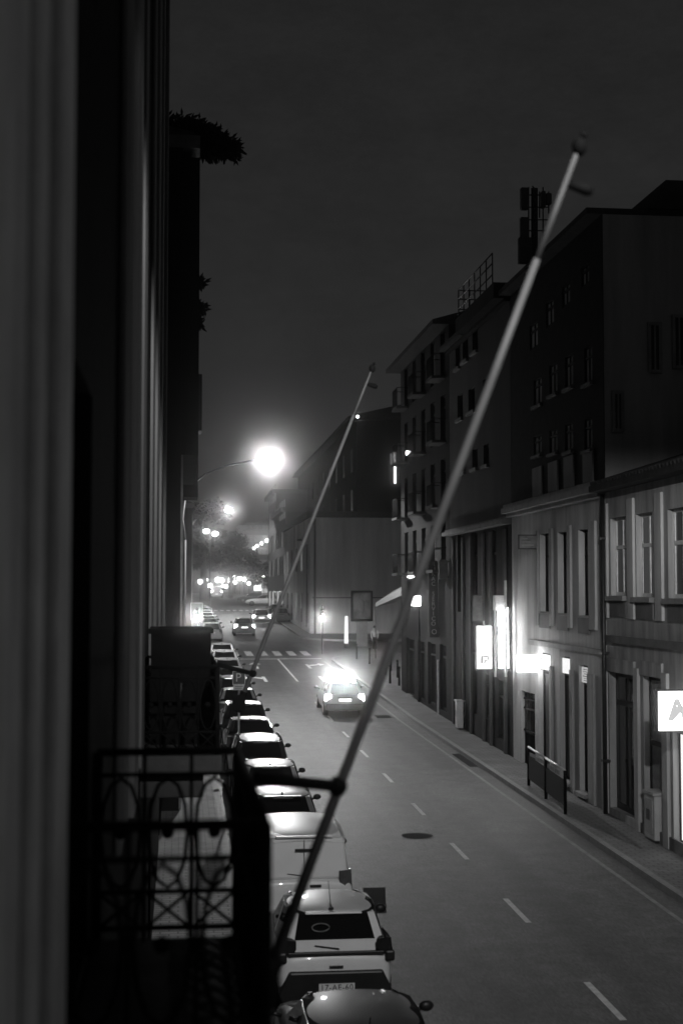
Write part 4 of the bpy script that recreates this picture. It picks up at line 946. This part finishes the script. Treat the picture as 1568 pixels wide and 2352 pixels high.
# ------------------------------------------------------------------ cars (built facing +Y, origin under the rear bumper)
PAINT = {}
def paint_mat(v, rough=.36):
    return mat('car_paint_%d' % round(v*100), v, rough, .06, 2, coat=.45)
def ring(y, hw, zb, zm, zt, crown=.02):
    h = [(hw*.80, zb), (hw*.95, zb+.07), (hw, zm), (hw*.985, zt-.13), (hw*.93, zt-.03), (hw*.6, zt)]
    pts = [(0, zb)]+h+[(0, zt+crown)]+[(-x, z) for x, z in reversed(h)]
    return [(x, y, z) for x, z in pts]
def car(lab, x, y, paint, kind='hatch', length=4.1, height=1.48, width=1.75, lit=0, plate='', special=None, group=None, rz=0.0, name='parked_car', slope=True):
    o = thing(name, lab, 'van' if kind == 'van' else 'car', (x, y, zr(y)), rz, group)
    LOCAL.add(o.name)
    if slope: o.rotation_euler[0] = math.atan2(zr(y+length)-zr(y), length)
    L_ = length; hw = width/2; pm = paint_mat(paint)
    belt = .98 if kind != 'van' else 1.08; bonnet = .93 if kind != 'van' else 1.05
    b = MB()
    if kind == 'sedan': st = [(0, .80, .34, .55, .78), (.05, .93, .27, .55, .98), (.35, .98, .2, .55, 1.0), (.9, 1, .18, .6, 1.0)]
    elif kind == 'van': st = [(0, .9, .3, .6, .95), (.04, .98, .24, .6, 1.06), (.3, 1, .2, .6, 1.1), (.9, 1, .18, .6, 1.1)]
    else: st = [(0, .80, .36, .55, .82), (.05, .92, .28, .55, .97), (.22, .98, .2, .6, .99), (.9, 1, .18, .6, .99)]
    st += [(L_*.45, 1, .18, .6, belt), (L_*.68, 1, .18, .6, bonnet+.03), (L_*.8, .99, .19, .58, bonnet-.03), (L_*.93, .93, .22, .52, bonnet-.14), (L_*.985, .82, .27, .5, bonnet-.24), (L_, .66, .32, .48, bonnet-.36)]
    b.loft([ring(q[0], hw*q[1], q[2], q[3], q[4]) for q in st]); b.build('body', pm, o, sub=2)
    # greenhouse
    if kind == 'hatch': rb, rr, rf_, fb, wr = .10, .46, L_*.50, L_*.73, .60
    elif kind == 'sedan': rb, rr, rf_, fb, wr = .75, 1.35, L_*.56, L_*.74, .58
    elif kind == 'estate': rb, rr, rf_, fb, wr = .10, .38, L_*.56, L_*.74, .60
    else: rb, rr, rf_, fb, wr = .03, .12, L_*.60, L_*.80, .72
    zb = belt-.03; zt = height-.05; wb = hw*.92
    def q4(y, w, z, y2, w2): return [(-w, y, z), (w, y, z), (w2, y2, z), (-w2, y2, z)]
    ym = (rr+rf_)/2; wm = wr*1.12 if kind != 'van' else wr*1.04
    base = [(-wb*.94, rb, zb), (wb*.94, rb, zb), (wb, rb+.3, zb), (wb, (rb+fb)/2, zb), (wb*.95, fb-.35, zb), (wb*.78, fb, zb-.02), (-wb*.78, fb, zb-.02), (-wb*.95, fb-.35, zb), (-wb, (rb+fb)/2, zb), (-wb, rb+.3, zb)]
    top = [(-wr, rr, zt-.03), (wr, rr, zt-.03), (wm*.98, rr+.3, zt), (wm, ym, zt+.01), (wm*.97, rf_-.3, zt), (wr*.9, rf_, zt-.03), (-wr*.9, rf_, zt-.03), (-wm*.97, rf_-.3, zt), (-wm, ym, zt+.01), (-wm*.98, rr+.3, zt)]
    if kind == 'van':
        gb = MB(); k1 = 4
        gb.loft([base, top], sm=False); gb.build('cargo_body', pm, o, bevel=.05)
        w = MB(); t0_, t1_ = .25, .78
        def mixp(i, t, off=.012): return (Vector(base[i]).lerp(Vector(top[i]), t))
        for i, j in ((5, 6),):
            w.face([mixp(i, .12)+Vector((0, .02, .02)), mixp(j, .12)+Vector((0, .02, .02)), mixp(j, .92)+Vector((0, .02, .02)), mixp(i, .92)+Vector((0, .02, .02))])
        w.build('windscreen', M_CARGLASS, o, fix=False)
    else:
        gl = MB(); gl.loft([base, top], sm=False); gl.build('windows', M_CARGLASS, o)
        for i in (0, 1, 5, 6):
            pl = MB()
            a, c = Vector(base[i]), Vector(top[i]); s = 1 if a.x > 0 else -1; f = .09 if i in (0, 1) else .05
            yy = -.012 if i in (0, 1) else .012
            pl.hexa([a+Vector((-s*f*1.3, yy, -.02)), a+Vector((s*.014, yy, -.02)), a+Vector((s*.016, -yy*12, -.02)), a+Vector((-s*f*.5, -yy*3, -.02)),
                     c+Vector((-s*f, yy, .02)), c+Vector((s*.012, yy, .02)), c+Vector((s*.014, -yy*12, .02)), c+Vector((-s*f*.5, -yy*3, .02))])
            pl.build('pillar', pm, o)
        for s in (-1, 1):
            pl = MB(); pl.hexa([(s*(wb+.004), (rb+fb)/2-.04, zb), (s*(wb+.004), (rb+fb)/2+.04, zb), (s*(wb-.02), (rb+fb)/2+.04, zb), (s*(wb-.02), (rb+fb)/2-.04, zb),
                     (s*(wm+.006), ym-.04, zt), (s*(wm+.006), ym+.04, zt), (s*(wm-.02), ym+.04, zt), (s*(wm-.02), ym-.04, zt)])
            pl.build('pillar', pm, o)
    rp_ = MB(); n = 6; k_ = 6
    rows = []
    for i in range(n+1):
        t = i/n; yv = rr-.04+(rf_-rr+.05)*t; wv = (wr+.015)+(wm-wr)*math.sin(math.pi*min(1, max(0, t)))*.95
        zc = height-.045*(2*t-1)**2-(0.03 if i == 0 else 0)
        rows.append([(wv*(2*j/k_-1), yv, zc-.055*abs(2*j/k_-1)**2.4) for j in range(k_+1)])
    for i in range(n):
        for j in range(k_): rp_.face([rows[i][j], rows[i][j+1], rows[i+1][j+1], rows[i+1][j]], sm=True)
    edge = rows[0]
    rp_.face([(p[0], p[1]+.01, p[2]-.05) for p in edge][::-1]+[p for p in edge])
    rp_.build('roof', pm, o, sub=1)
    # rear details
    dark_b = special in ('hero', 'bar') or random.random() < .35
    bm_ = MB(); bm_.loft([[(xx*hw, yv, z) for xx, z in ((-.9, .27), (.9, .27), (.96, .4), (.9 if special != 'hero' else .78, .56 if special != 'hero' else .72), (-.9 if special != 'hero' else -.78, .56 if special != 'hero' else .72), (-.96, .4))] for yv in (-.06, .0, .35)], sm=False)
    bm_.build('rear_bumper', M_BLACK if dark_b else pm, o, bevel=.03)
    tm = E_TAIL if lit else mat('tail_light_unlit', .10, .12, .2, 6, coat=1)
    zl0, zl1 = (.66, .96) if kind != 'van' else (.75, 1.2)
    if special == 'hero': zl0, zl1 = .86, 1.16; tm = M_BLACK
    for s in (-1, 1):
        t = MB(); xw = hw*.97
        t.hexa([(s*(xw-.26), -.02, zl1-.12), (s*xw*.99, .07, zl0), (s*xw, .32, zl0+.04), (s*(xw-.2), .16, zl0), (s*(xw-.26), -.02, zl1), (s*xw*.965, .08, zl1), (s*xw*.97, .34, zl1-.02), (s*(xw-.2), .16, zl1)])
        t.build('tail_light', tm, o)
        if special == 'hero':
            t = MB(); t.box((s*(xw-.13), -.01, zl0-.03), (s*(xw+.015), .12, zl0+.13)); t.build('tail_lens', M_BLACK, o, bevel=.03)
        t = MB(); t.hexa([(s*hw*.55, L_-.12, .62), (s*hw*.86, L_-.3, .6), (s*hw*.84, L_-.36, .6), (s*hw*.5, L_-.2, .6), (s*hw*.55, L_-.16, .72), (s*hw*.86, L_-.34, .74), (s*hw*.84, L_-.4, .74), (s*hw*.5, L_-.24, .72)])
        t.build('headlight', M_RIM, o)
        mr_ = MB(); yv = fb-.42; mr_.ball((s*(hw+.11), yv, belt+.05), (.095, .06, .07), 10, 8); mr_.tube([(s*(hw-.06), yv+.02, belt-.02), (s*(hw+.08), yv+.02, belt+.03)], .03, 6)
        mr_.build('mirror', M_BLACK, o)
        for yv in (.72, L_-.78):
            w = MB(); r_ = .31; w.tube([(s*(hw-.2), yv, r_), (s*(hw-.0), yv, r_)], r_, 20); wo = w.build('wheel', M_TYRE, o)
            w = MB(); w.tube([(s*(hw-.02), yv, r_), (s*(hw+.012), yv, r_)], r_*.64, 16); w.build('rim', M_RIM, wo)
    zp = .5 if special == 'hero' else (.72 if kind != 'van' else .62)
    p_ = MB(); p_.box((-.26, -.085 if special == 'hero' else -.07, zp-.055), (.26, -.062 if special == 'hero' else -.02, zp+.055)); po_ = p_.build('number_plate', emit('plate_lit', 2.2) if lit else M_PLATE, o)
    if plate:
        lt = lettering('lettering', plate, .115, M_INK, po_, T(0, -.088 if special == 'hero' else -.074, zp) @ FACE_CAM, spacing=1.1)
    if special != 'hero' and kind != 'van':
        h_ = MB(); h_.box((-.32, -.035, zp+.1), (.32, .01, zp+.13)); h_.build('boot_handle', M_BLACK, o)
    sp_ = MB(); yv = rr-.05; sp_.box((-wr*.7, yv-.05, zt-.01), (wr*.7, yv+.08, zt+.018)); sp_.build('rear_spoiler', pm if special != 'bright' else pm, o, bevel=.012)
    if kind in ('estate',):
        for sgn in (-1, 1):
            q = MB(); q.tube([(sgn*wr*.98, rr+.1, height-.02), (sgn*wr*1.04, (rr+rf_)/2, height+.03), (sgn*wr*.98, rf_-.15, height-.02)], .018, 6); q.build('roof_rail', M_DKMETAL, o)
    if kind != 'van' and not special:
        q = MB(); q.tube([(0, rr+.12, height-.03), (0, rr+.02, height+.12)], .008, 5); q.ball((0, rr+.14, height-.02), (.03, .06, .02), 8, 6); q.build('aerial', M_BLACK, o)
        q = MB(); q.box((-.22, rr-.09, zt-.045), (.22, rr-.06, zt-.025)); q.build('brake_light', mat('tail_light_unlit', .10, .12, .2, 6, coat=1), o)
    wp = MB(); wp.tube([(.05, rb-.03, zb+.06), (-.3, rb+.02, zb+.1)], .01, 5); wp.build('rear_wiper', M_BLACK, o)
    return o, dict(rr=rr, rf=rf_, wr=wr, hw=hw, zb=zb, belt=belt, pm=pm, rb=rb)
gp = 'cars parked along the left kerb'
car('dark glossy car nearest the camera, its roof shining with the street lamp', 2.12, 15.45, .05, 'hatch', 4.2, 1.47, 1.78, group=gp)
hero, hd_ = car('white hatchback with black tail panel and number plate, second car from the camera', 2.28, 20.85, .75, 'hatch', 3.85, 1.5, 1.74, plate='17-AE-60', special='hero', group=gp)
m = MB(); m.box((-.70, .0, .93), (.70, .06, .985)); m.build('trim_bar', M_BLACK, hero, bevel=.01)
for s in (-1, 1):
    m = MB(); m.tube([(s*.80, .05, .9), (s*.765, .16, 1.14), (s*.70, .24, 1.25)], [.05, .05, .02], 8); m.build('tail_light_strip', M_BLACK, hero)
m = MB(); m.tube([(-.02, .52, 1.49), (-.02, .62, 1.53), (-.02, .95, 1.80)], [.02, .008, .004], 6); m.ball((-.02, .52, 1.492), (.04, .05, .02), 8, 6); m.build('aerial', M_BLACK, hero)
m = MB(); q0 = Vector((0, .09, .95)); q1 = Vector((0, .245, 1.11)); m.hexa([q0+Vector((-.76, -.02, 0)), q0+Vector((.76, -.02, 0)), q0+Vector((.74, .1, 0)), q0+Vector((-.74, .1, 0)), q1+Vector((-.72, -.03, 0)), q1+Vector((.72, -.03, 0)), q1+Vector((.7, .06, 0)), q1+Vector((-.7, .06, 0))]); m.build('tailgate_sill', hd_['pm'], hero, bevel=.01)
m = MB(); m.box((-.1, -.03, .76), (.1, .02, .79)); m.build('boot_handle', M_BLACK, hero)
m = MB(); m.tube([(-.2+.13*math.cos(t*.5), .285, 1.27+.06*math.sin(t*.5)) for t in range(13)], .012, 6, cap=False); m.build('window_sticker', mat('sticker_grey', .12, .6, .5, 10), hero)
van, vd = car('white panel van with tall rear doors parked ahead of the white hatchback', 2.2, 25.3, .8, 'van', 4.3, 1.84, 1.8, special='van', group=gp)
m = MB(); m.box((-.004, .012, .6), (.004, .03, 1.75)); m.build('door_seam', M_BLACK, van)
m = MB(); m.box((-.16, .0, 1.55), (.16, .06, 1.585)); m.build('brake_light', M_BLACK, van)
m = MB(); m.box((.1, -.02, .92), (.3, .03, .96)); m.build('door_handle', M_BLACK, van)
labs = [('silver car with wide black rear window, ahead of the white van', 31.7, .2, 'hatch', 4.2, 1.46), ('pale grey car with a dark tailgate window, fourth past the white van', 36.3, .45, 'hatch', 4.0, 1.48),
        ('black car with a bright window edge, beside the parking sign', 41.3, .012, 'estate', 4.4, 1.52), ('dark car with two bright reflections on its roof, past the parking sign', 46.9, .03, 'sedan', 4.3, 1.44),
        ('dark car half hidden by the second balcony', 52.4, .02, 'hatch', 4.1, 1.5), ('light grey car in the middle of the row before the crossing', 58.2, .4, 'sedan', 4.4, 1.45),
        ('dark estate car in the middle of the parked row', 63.6, .04, 'estate', 4.4, 1.5), ('dark car with shining tail corner, in the parked row', 69.2, .06, 'hatch', 4.1, 1.48),
        ('pale car under the tall street lamp', 74.8, .5, 'hatch', 4.1, 1.48), ('white car with black rear window just past the tall street lamp', 80.4, .7, 'estate', 4.3, 1.5),
        ('last pale car of the row before the crossing', 86.2, .6, 'hatch', 4.1, 1.52)]
for lab, y, pv, kd, ln_, hh in labs: car(lab, 2.3+.004*(y-30), y, pv, kd, ln_, hh, group=gp)
gp2 = 'cars parked on the left beyond the crossing'
for i, (lab, y, pv, kd, xx) in enumerate((('grey hatchback parked first on the left beyond the crossing', 111.5, .25, 'hatch', 2.45), ('black car second in the row beyond the crossing', 118, .03, 'sedan', 2.45), ('silver car third in the row beyond the crossing', 124, .4, 'hatch', 2.4),
        ('silver car fourth in the row beyond the crossing', 130, .4, 'sedan', 2.4), ('white car fifth in the row beyond the crossing', 136.5, .6, 'hatch', 2.4), ('dark car sixth in the row beyond the crossing', 143, .05, 'estate', 2.3), ('dark car last in the row beyond the crossing', 150, .08, 'hatch', 2.3))):
    car(lab, xx, y, pv, kd, group=gp2)
# moving cars
pol, pd_ = car('car driving away with a blazing white light bar on its roof', 7.12, 61.6, .3, 'hatch', 4.3, 1.5, 1.78, lit=1, name='patrol_car', special='bar')
m = MB(); m.box((-.58, 1.35, 1.53), (.58, 1.6, 1.66)); m.build('light_bar', E_BAR, pol, bevel=.03)
m = MB(); m.box((-.6, 1.38, 1.47), (.6, 1.57, 1.528)); m.build('light_bar_base', M_BLACK, pol)
car('dark car driving away with tail lights on, in the left lane past the crossing', 5.35, 119, .02, 'sedan', 4.5, 1.45, 1.8, lit=1, name='moving_car')
car('white car driving away with both tail lights on, ahead of the dark one', 7.8, 137, .75, 'hatch', 4.1, 1.5, 1.8, lit=1, name='moving_car')
car('white car standing sideways across the square', 12.9, 189, .75, 'hatch', 4.3, 1.45, 1.8, rz=math.pi/2, name='moving_car', slope=False)
car('white van facing away on the far side of the square', 6.0, 236, .75, 'van', 4.6, 1.95, 1.9, lit=1, name='moving_van')
car('pale car parked by the far right houses, the left of two', 10.3, 152, .5, 'hatch', 4.1, 1.5, 1.75, name='parked_car')
car('pale car parked by the far right houses, the right of two', 10.0, 141, .55, 'hatch', 4.1, 1.5, 1.75, name='parked_car')
car('dark car side on behind the white sideways car', 12.5, 204, .04, 'sedan', 4.4, 1.45, 1.8, rz=math.pi/2, name='moving_car', slope=False)

# ------------------------------------------------------------------ the square far away
def globe(x, y, Y, r, lab, m=E_FARLAMP, gr='globe lamps on the square'):
    p = on_y(x, y, Y); o = thing('globe_lamp', lab, 'lamp', (p.x, Y, zr(Y)), group=gr)
    q = MB(); q.tube([(p.x, Y, zr(Y)-.05), (p.x, Y, max(zr(Y)+.4, p.z-r*.8))], .05, 6); q.build('post', M_DKMETAL, o)
    q = MB(); q.ball(p, r, 12, 8); q.build('globe', m, o)
names = ['lamp at the left edge of the square', 'bright lamp left of the white van', 'low lamp beside the white van', 'bright lamp above the white van, left of a pair', 'bright lamp above the white van, right of a pair',
         'upper lamp left in the central cluster', 'lower lamp left in the central cluster', 'top lamp in the central cluster', 'lamp under the top one in the central cluster', 'largest lamp of the central cluster', 'lamp at the right end of the central cluster',
         'biggest glowing lamp right of the lit kiosk', 'small lamp beside the lit kiosk', 'lamp near the far right houses', 'faint lamp high above the kiosk', 'lowest lamp left of the central cluster', 'small lamp just right of the white van', 'lamp between the central cluster and the kiosk', 'lamp at the far right end behind the thin pole']
for (x, y, Y, r), n in zip(((460, 1336, 215, .32), (471, 1332, 238, .42), (483, 1345, 236, .36), (500, 1332, 250, .45), (510, 1333, 246, .38), (529, 1330, 262, .3), (528, 1336, 252, .25), (537, 1325, 268, .3), (540, 1337, 250, .32),
                           (551, 1328, 262, .44), (561, 1331, 258, .32), (628, 1338, 246, .48), (615, 1340, 250, .3), (650, 1331, 236, .36), (606, 1322, 256, .35), (520, 1347, 244, .26), (512, 1346, 234, .22), (572, 1340, 250, .3), (640, 1346, 238, .3)), names):
    globe(x, y, Y, r, n)
a, b = on_y(584, 1328, 240), on_y(600, 1357, 240)
kk = thing('lit_kiosk', 'tall white glowing panel kiosk on the square', 'kiosk', ((a.x+b.x)/2, 240, zr(240)))
m = MB(); m.box((a.x, 240, b.z), (b.x, 240.6, a.z)); m.build('panel', E_SIGN, kk, bevel=.05)
m = MB(); m.box((a.x-.06, 240.1, zr(240)-.1), (b.x+.06, 240.5, b.z)); m.build('base', M_DKMETAL, kk)
# shopfront glow at the right of the square
sf = thing('shop_building', 'pale lit shopfront building at the right of the square', 'building', (18, 262, zr(262)))
m = MB(); m.box((13.6, 262, 5), (22, 270, 12)); m.build('wall', M_RENDER_W, sf)
m = MB(); m.box((13.9, 261.9, 6.6), (20.5, 261.998, 8.6)); m.build('shop_window', emit('far_shop', .55), sf)
m = MB(); m.box((13.4, 261.4, 8.9), (21, 261.997, 9.2)); m.build('awning', M_RENDER_M, sf)
dbk = thing('office_block', 'pale office block with dark window bands beyond the trees', 'building', (18, 300, zr(300)))
a, b = on_y(548, 1206, 300), on_y(652, 1330, 300)
m = MB(); m.box((a.x, 300, 5), (b.x+6, 312, a.z)); m.build('wall', M_RENDER_W, dbk)
for i in range(5):
    z = a.z-1.0-i*2.6; m = MB(); m.box((a.x+1.2, 299.9, z-1.1), (b.x-.5, 299.998, z)); m.build('window', emit('office_dim', .16) if i == 0 else (emit('office_dimmer', .07) if i == 1 else M_GLASS), dbk)
m = MB(); m.box((a.x+1.5, 299.6, a.z), (b.x-3, 308, a.z+.5)); m.hexa([(a.x+3, 300.5, a.z+.5), (b.x-1, 300.5, a.z+.5), (b.x-1, 308, a.z+.5), (a.x+3, 308, a.z+.5), (a.x+8, 300.6, a.z+2.0), (b.x-1, 300.6, a.z+3.2), (b.x-1, 308, a.z+3.2), (a.x+8, 308, a.z+2.0)]); m.build('roof', M_RENDER_M, dbk)
a, b = on_y(633, 1247, 298), on_y(639, 1291, 298)
vsg = thing('vertical_light_sign', 'thin vertical lit sign on the far office block', 'sign', ((a.x+b.x)/2, 298, b.z)); m = MB(); m.box((a.x, 298, b.z), (b.x, 298.3, a.z)); m.build('face', emit('far_sign', .9), vsg)
m = MB(); m.box((a.x+.1, 298.3, b.z+.3), (b.x-.1, 299.99, b.z+.5)); m.build('bracket', M_DKMETAL, vsg)
for i, (x, y) in enumerate(((613, 1242), (622, 1240), (601, 1248), (590, 1254), (641, 1236), (583, 1260))):
    globe(x, y, 296, .36 if i < 2 else .27, ['left lamp of the brightest pair on the hill road', 'right lamp of the brightest pair on the hill road', 'third lamp down the hill road', 'fourth lamp down the hill road', 'topmost lamp on the hill road', 'lowest lamp on the hill road'][i], gr='lamps on the hill road')
for i, (x, y0, y1, Y) in enumerate(((668, 1240, 1252, 160), (660, 1258, 1272, 160), (667, 1268, 1284, 158), (698, 1215, 1232, 152))):
    a, b = on_y(x-2.5, y0, Y), on_y(x+2.5, y1, Y); o = thing('lit_shop_sign', ['small lit sign high on the far right row', 'small lit sign lower left on the far right row', 'small lit sign lowest on the far right row', 'dim lit sign at the corner of the low building'][i], 'sign', ((a.x+b.x)/2, Y, b.z))
    m = MB(); m.box((a.x, Y, b.z), (b.x, Y+.15, a.z)); m.build('face', emit('small_sign', .6), o)
    m = MB(); m.box((b.x, Y+.05, (a.z+b.z)/2), (XF+.1, Y+.1, (a.z+b.z)/2+.06)); m.build('bracket', M_DKMETAL, o)
# hills behind
h = MB(); rnd = random.Random(5); n = 40; prev = None
for i in range(n):
    x0, x1 = -260+i*14, -260+(i+1)*14
    za, zb_ = 9+3*math.sin(i*.55)+2*math.sin(i*1.3), 9+3*math.sin((i+1)*.55)+2*math.sin((i+1)*1.3)
    h.hexa([(x0, 420, 5), (x1, 420, 5), (x1, 520, 5), (x0, 520, 5), (x0, 440, za), (x1, 440, zb_), (x1, 520, zb_), (x0, 520, za)])
tag(h.build('hills', M_LEAF), None, None, kind='structure')

# ------------------------------------------------------------------ person
def skin_fig(name, m, parent, verts, edges, radii, sub=2, root=0):
    me = bpy.data.meshes.new(name); me.from_pydata(verts, edges, []); o = bpy.data.objects.new(name, me); COL.objects.link(o)
    me.materials.append(m); sk = o.modifiers.new('skin', 'SKIN')
    for i, r in enumerate(radii): me.skin_vertices[0].data[i].radius = (r, r*.9) if not isinstance(r, tuple) else r
    me.skin_vertices[0].data[root].use_root = True
    s = o.modifiers.new('sub', 'SUBSURF'); s.levels = sub; s.render_levels = sub
    o.parent = parent; return o
Yh = 101.5; ph = on_y(860, 1486, Yh); zb = zr(Yh)+(PH if Yh < 97 else 0)
pe = thing('person', 'person in a light top and dark trousers standing by the poster case', 'person', (ph.x, Yh, zb)); LOCAL.add(pe.name)
V = [(0, 0, .95), (0, 0, 1.15), (0, 0, 1.38), (0, 0, 1.5), (0, -.01, 1.6), (0, -.01, 1.7), (-.09, 0, .9), (-.1, -.02, .48), (-.1, .02, .09), (-.11, -.15, .04), (.09, 0, .9), (.1, .02, .48), (.11, .04, .09), (.12, -.12, .04),
     (-.2, 0, 1.38), (-.26, .02, 1.1), (-.22, -.12, .88), (.2, 0, 1.38), (.26, .02, 1.1), (.2, -.16, .92), (-.21, -.16, .82), (.19, -.2, .86)]
Ed = [(0, 1), (1, 2), (2, 3), (3, 4), (4, 5), (0, 6), (6, 7), (7, 8), (8, 9), (0, 10), (10, 11), (11, 12), (12, 13), (2, 14), (14, 15), (15, 16), (2, 17), (17, 18), (18, 19), (16, 20), (19, 21)]
skin_fig('body', M_SKIN, pe, V, Ed, [.13, .13, .15, .06, .085, .08, .09, .065, .045, .04, .09, .065, .045, .04, .06, .045, .032, .06, .045, .032, .03, .03])
J = [0, 1, 2, 14, 15, 16, 17, 18, 19]; jm = {a: i for i, a in enumerate(J)}
skin_fig('jacket', mat('light_jacket', .5, .8, .2, 8), pe, [V[i] for i in J], [(jm[a], jm[b]) for a, b in Ed if a in jm and b in jm], [.155, .16, .175, .075, .06, .045, .075, .06, .045])
J2 = [0, 6, 7, 8, 10, 11, 12]; jm = {a: i for i, a in enumerate(J2)}
skin_fig('trousers', mat('dark_trousers', .02, .8, .2, 8), pe, [V[i] for i in J2], [(jm[a], jm[b]) for a, b in Ed if a in jm and b in jm], [.15, .11, .08, .065, .11, .08, .065])
m = MB(); m.ball((0, .01, 1.69), (.1, .11, .1), 12, 8); m.build('hair', M_INK, pe)

# ------------------------------------------------------------------ sky
w = bpy.data.worlds.new('World'); SC.world = w; w.use_nodes = True
N = w.node_tree.nodes; L = w.node_tree.links; bg = N['Background']
tc = N.new('ShaderNodeTexCoord'); sp = N.new('ShaderNodeSeparateXYZ'); L.new(tc.outputs['Generated'], sp.inputs[0])
cr = N.new('ShaderNodeValToRGB'); els = cr.color_ramp.elements
els[0].position = 0; els[0].color = (.029, .029, .029, 1); els[1].position = .45; els[1].color = (.0145, .0145, .0145, 1)
q = els.new(.1); q.color = (.027, .027, .027, 1); q = els.new(.25); q.color = (.019, .019, .019, 1)
cn = N.new('ShaderNodeTexNoise'); cn.inputs['Scale'].default_value = 7; cn.inputs['Detail'].default_value = 15; cn.inputs['Roughness'].default_value = .86   # thin broken night cloud
cm = N.new('ShaderNodeMapping'); cm.inputs['Scale'].default_value = (1, 1, 2.2); L.new(tc.outputs['Generated'], cm.inputs['Vector']); L.new(cm.outputs['Vector'], cn.inputs['Vector'])
cv = N.new('ShaderNodeMapRange'); cv.inputs['From Min'].default_value = .3; cv.inputs['From Max'].default_value = .7; cv.inputs['To Min'].default_value = .78; cv.inputs['To Max'].default_value = 1.32
L.new(cn.outputs['Fac'], cv.inputs['Value'])
sv = N.new('ShaderNodeVectorMath'); sv.operation = 'SCALE'; L.new(cr.outputs['Color'], sv.inputs[0]); L.new(cv.outputs[0], sv.inputs['Scale'])
L.new(sp.outputs['Z'], cr.inputs['Fac']); L.new(sv.outputs[0], bg.inputs['Color']); bg.inputs['Strength'].default_value = 1.0

# added scattering volume standing in for lens glow: halos round the lamps
if True:
    hz = MB(); hz.box((-12.5, -30, -3), (60, 330, 40))
    hm = bpy.data.materials.new('lens_glow_volume'); hm.use_nodes = True; N = hm.node_tree.nodes; N.clear()
    pv = N.new('ShaderNodeVolumePrincipled'); ou = N.new('ShaderNodeOutputMaterial'); hm.node_tree.links.new(pv.outputs[0], ou.inputs['Volume'])
    pv.inputs['Color'].default_value = (.95, .95, .95, 1); pv.inputs['Density'].default_value = .002; pv.inputs['Anisotropy'].default_value = .99
    HZ = hz.build('halo_box', hm); HZ['kind'] = 'stuff'

# ------------------------------------------------------------------ render settings
SC.view_settings.view_transform = 'Standard'; SC.view_settings.look = 'None'; SC.view_settings.exposure = 0; SC.view_settings.gamma = 1
SC.cycles.max_bounces = 6; SC.cycles.diffuse_bounces = 2; SC.cycles.glossy_bounces = 3; SC.cycles.sample_clamp_indirect = 3
SC.cycles.use_denoising = True
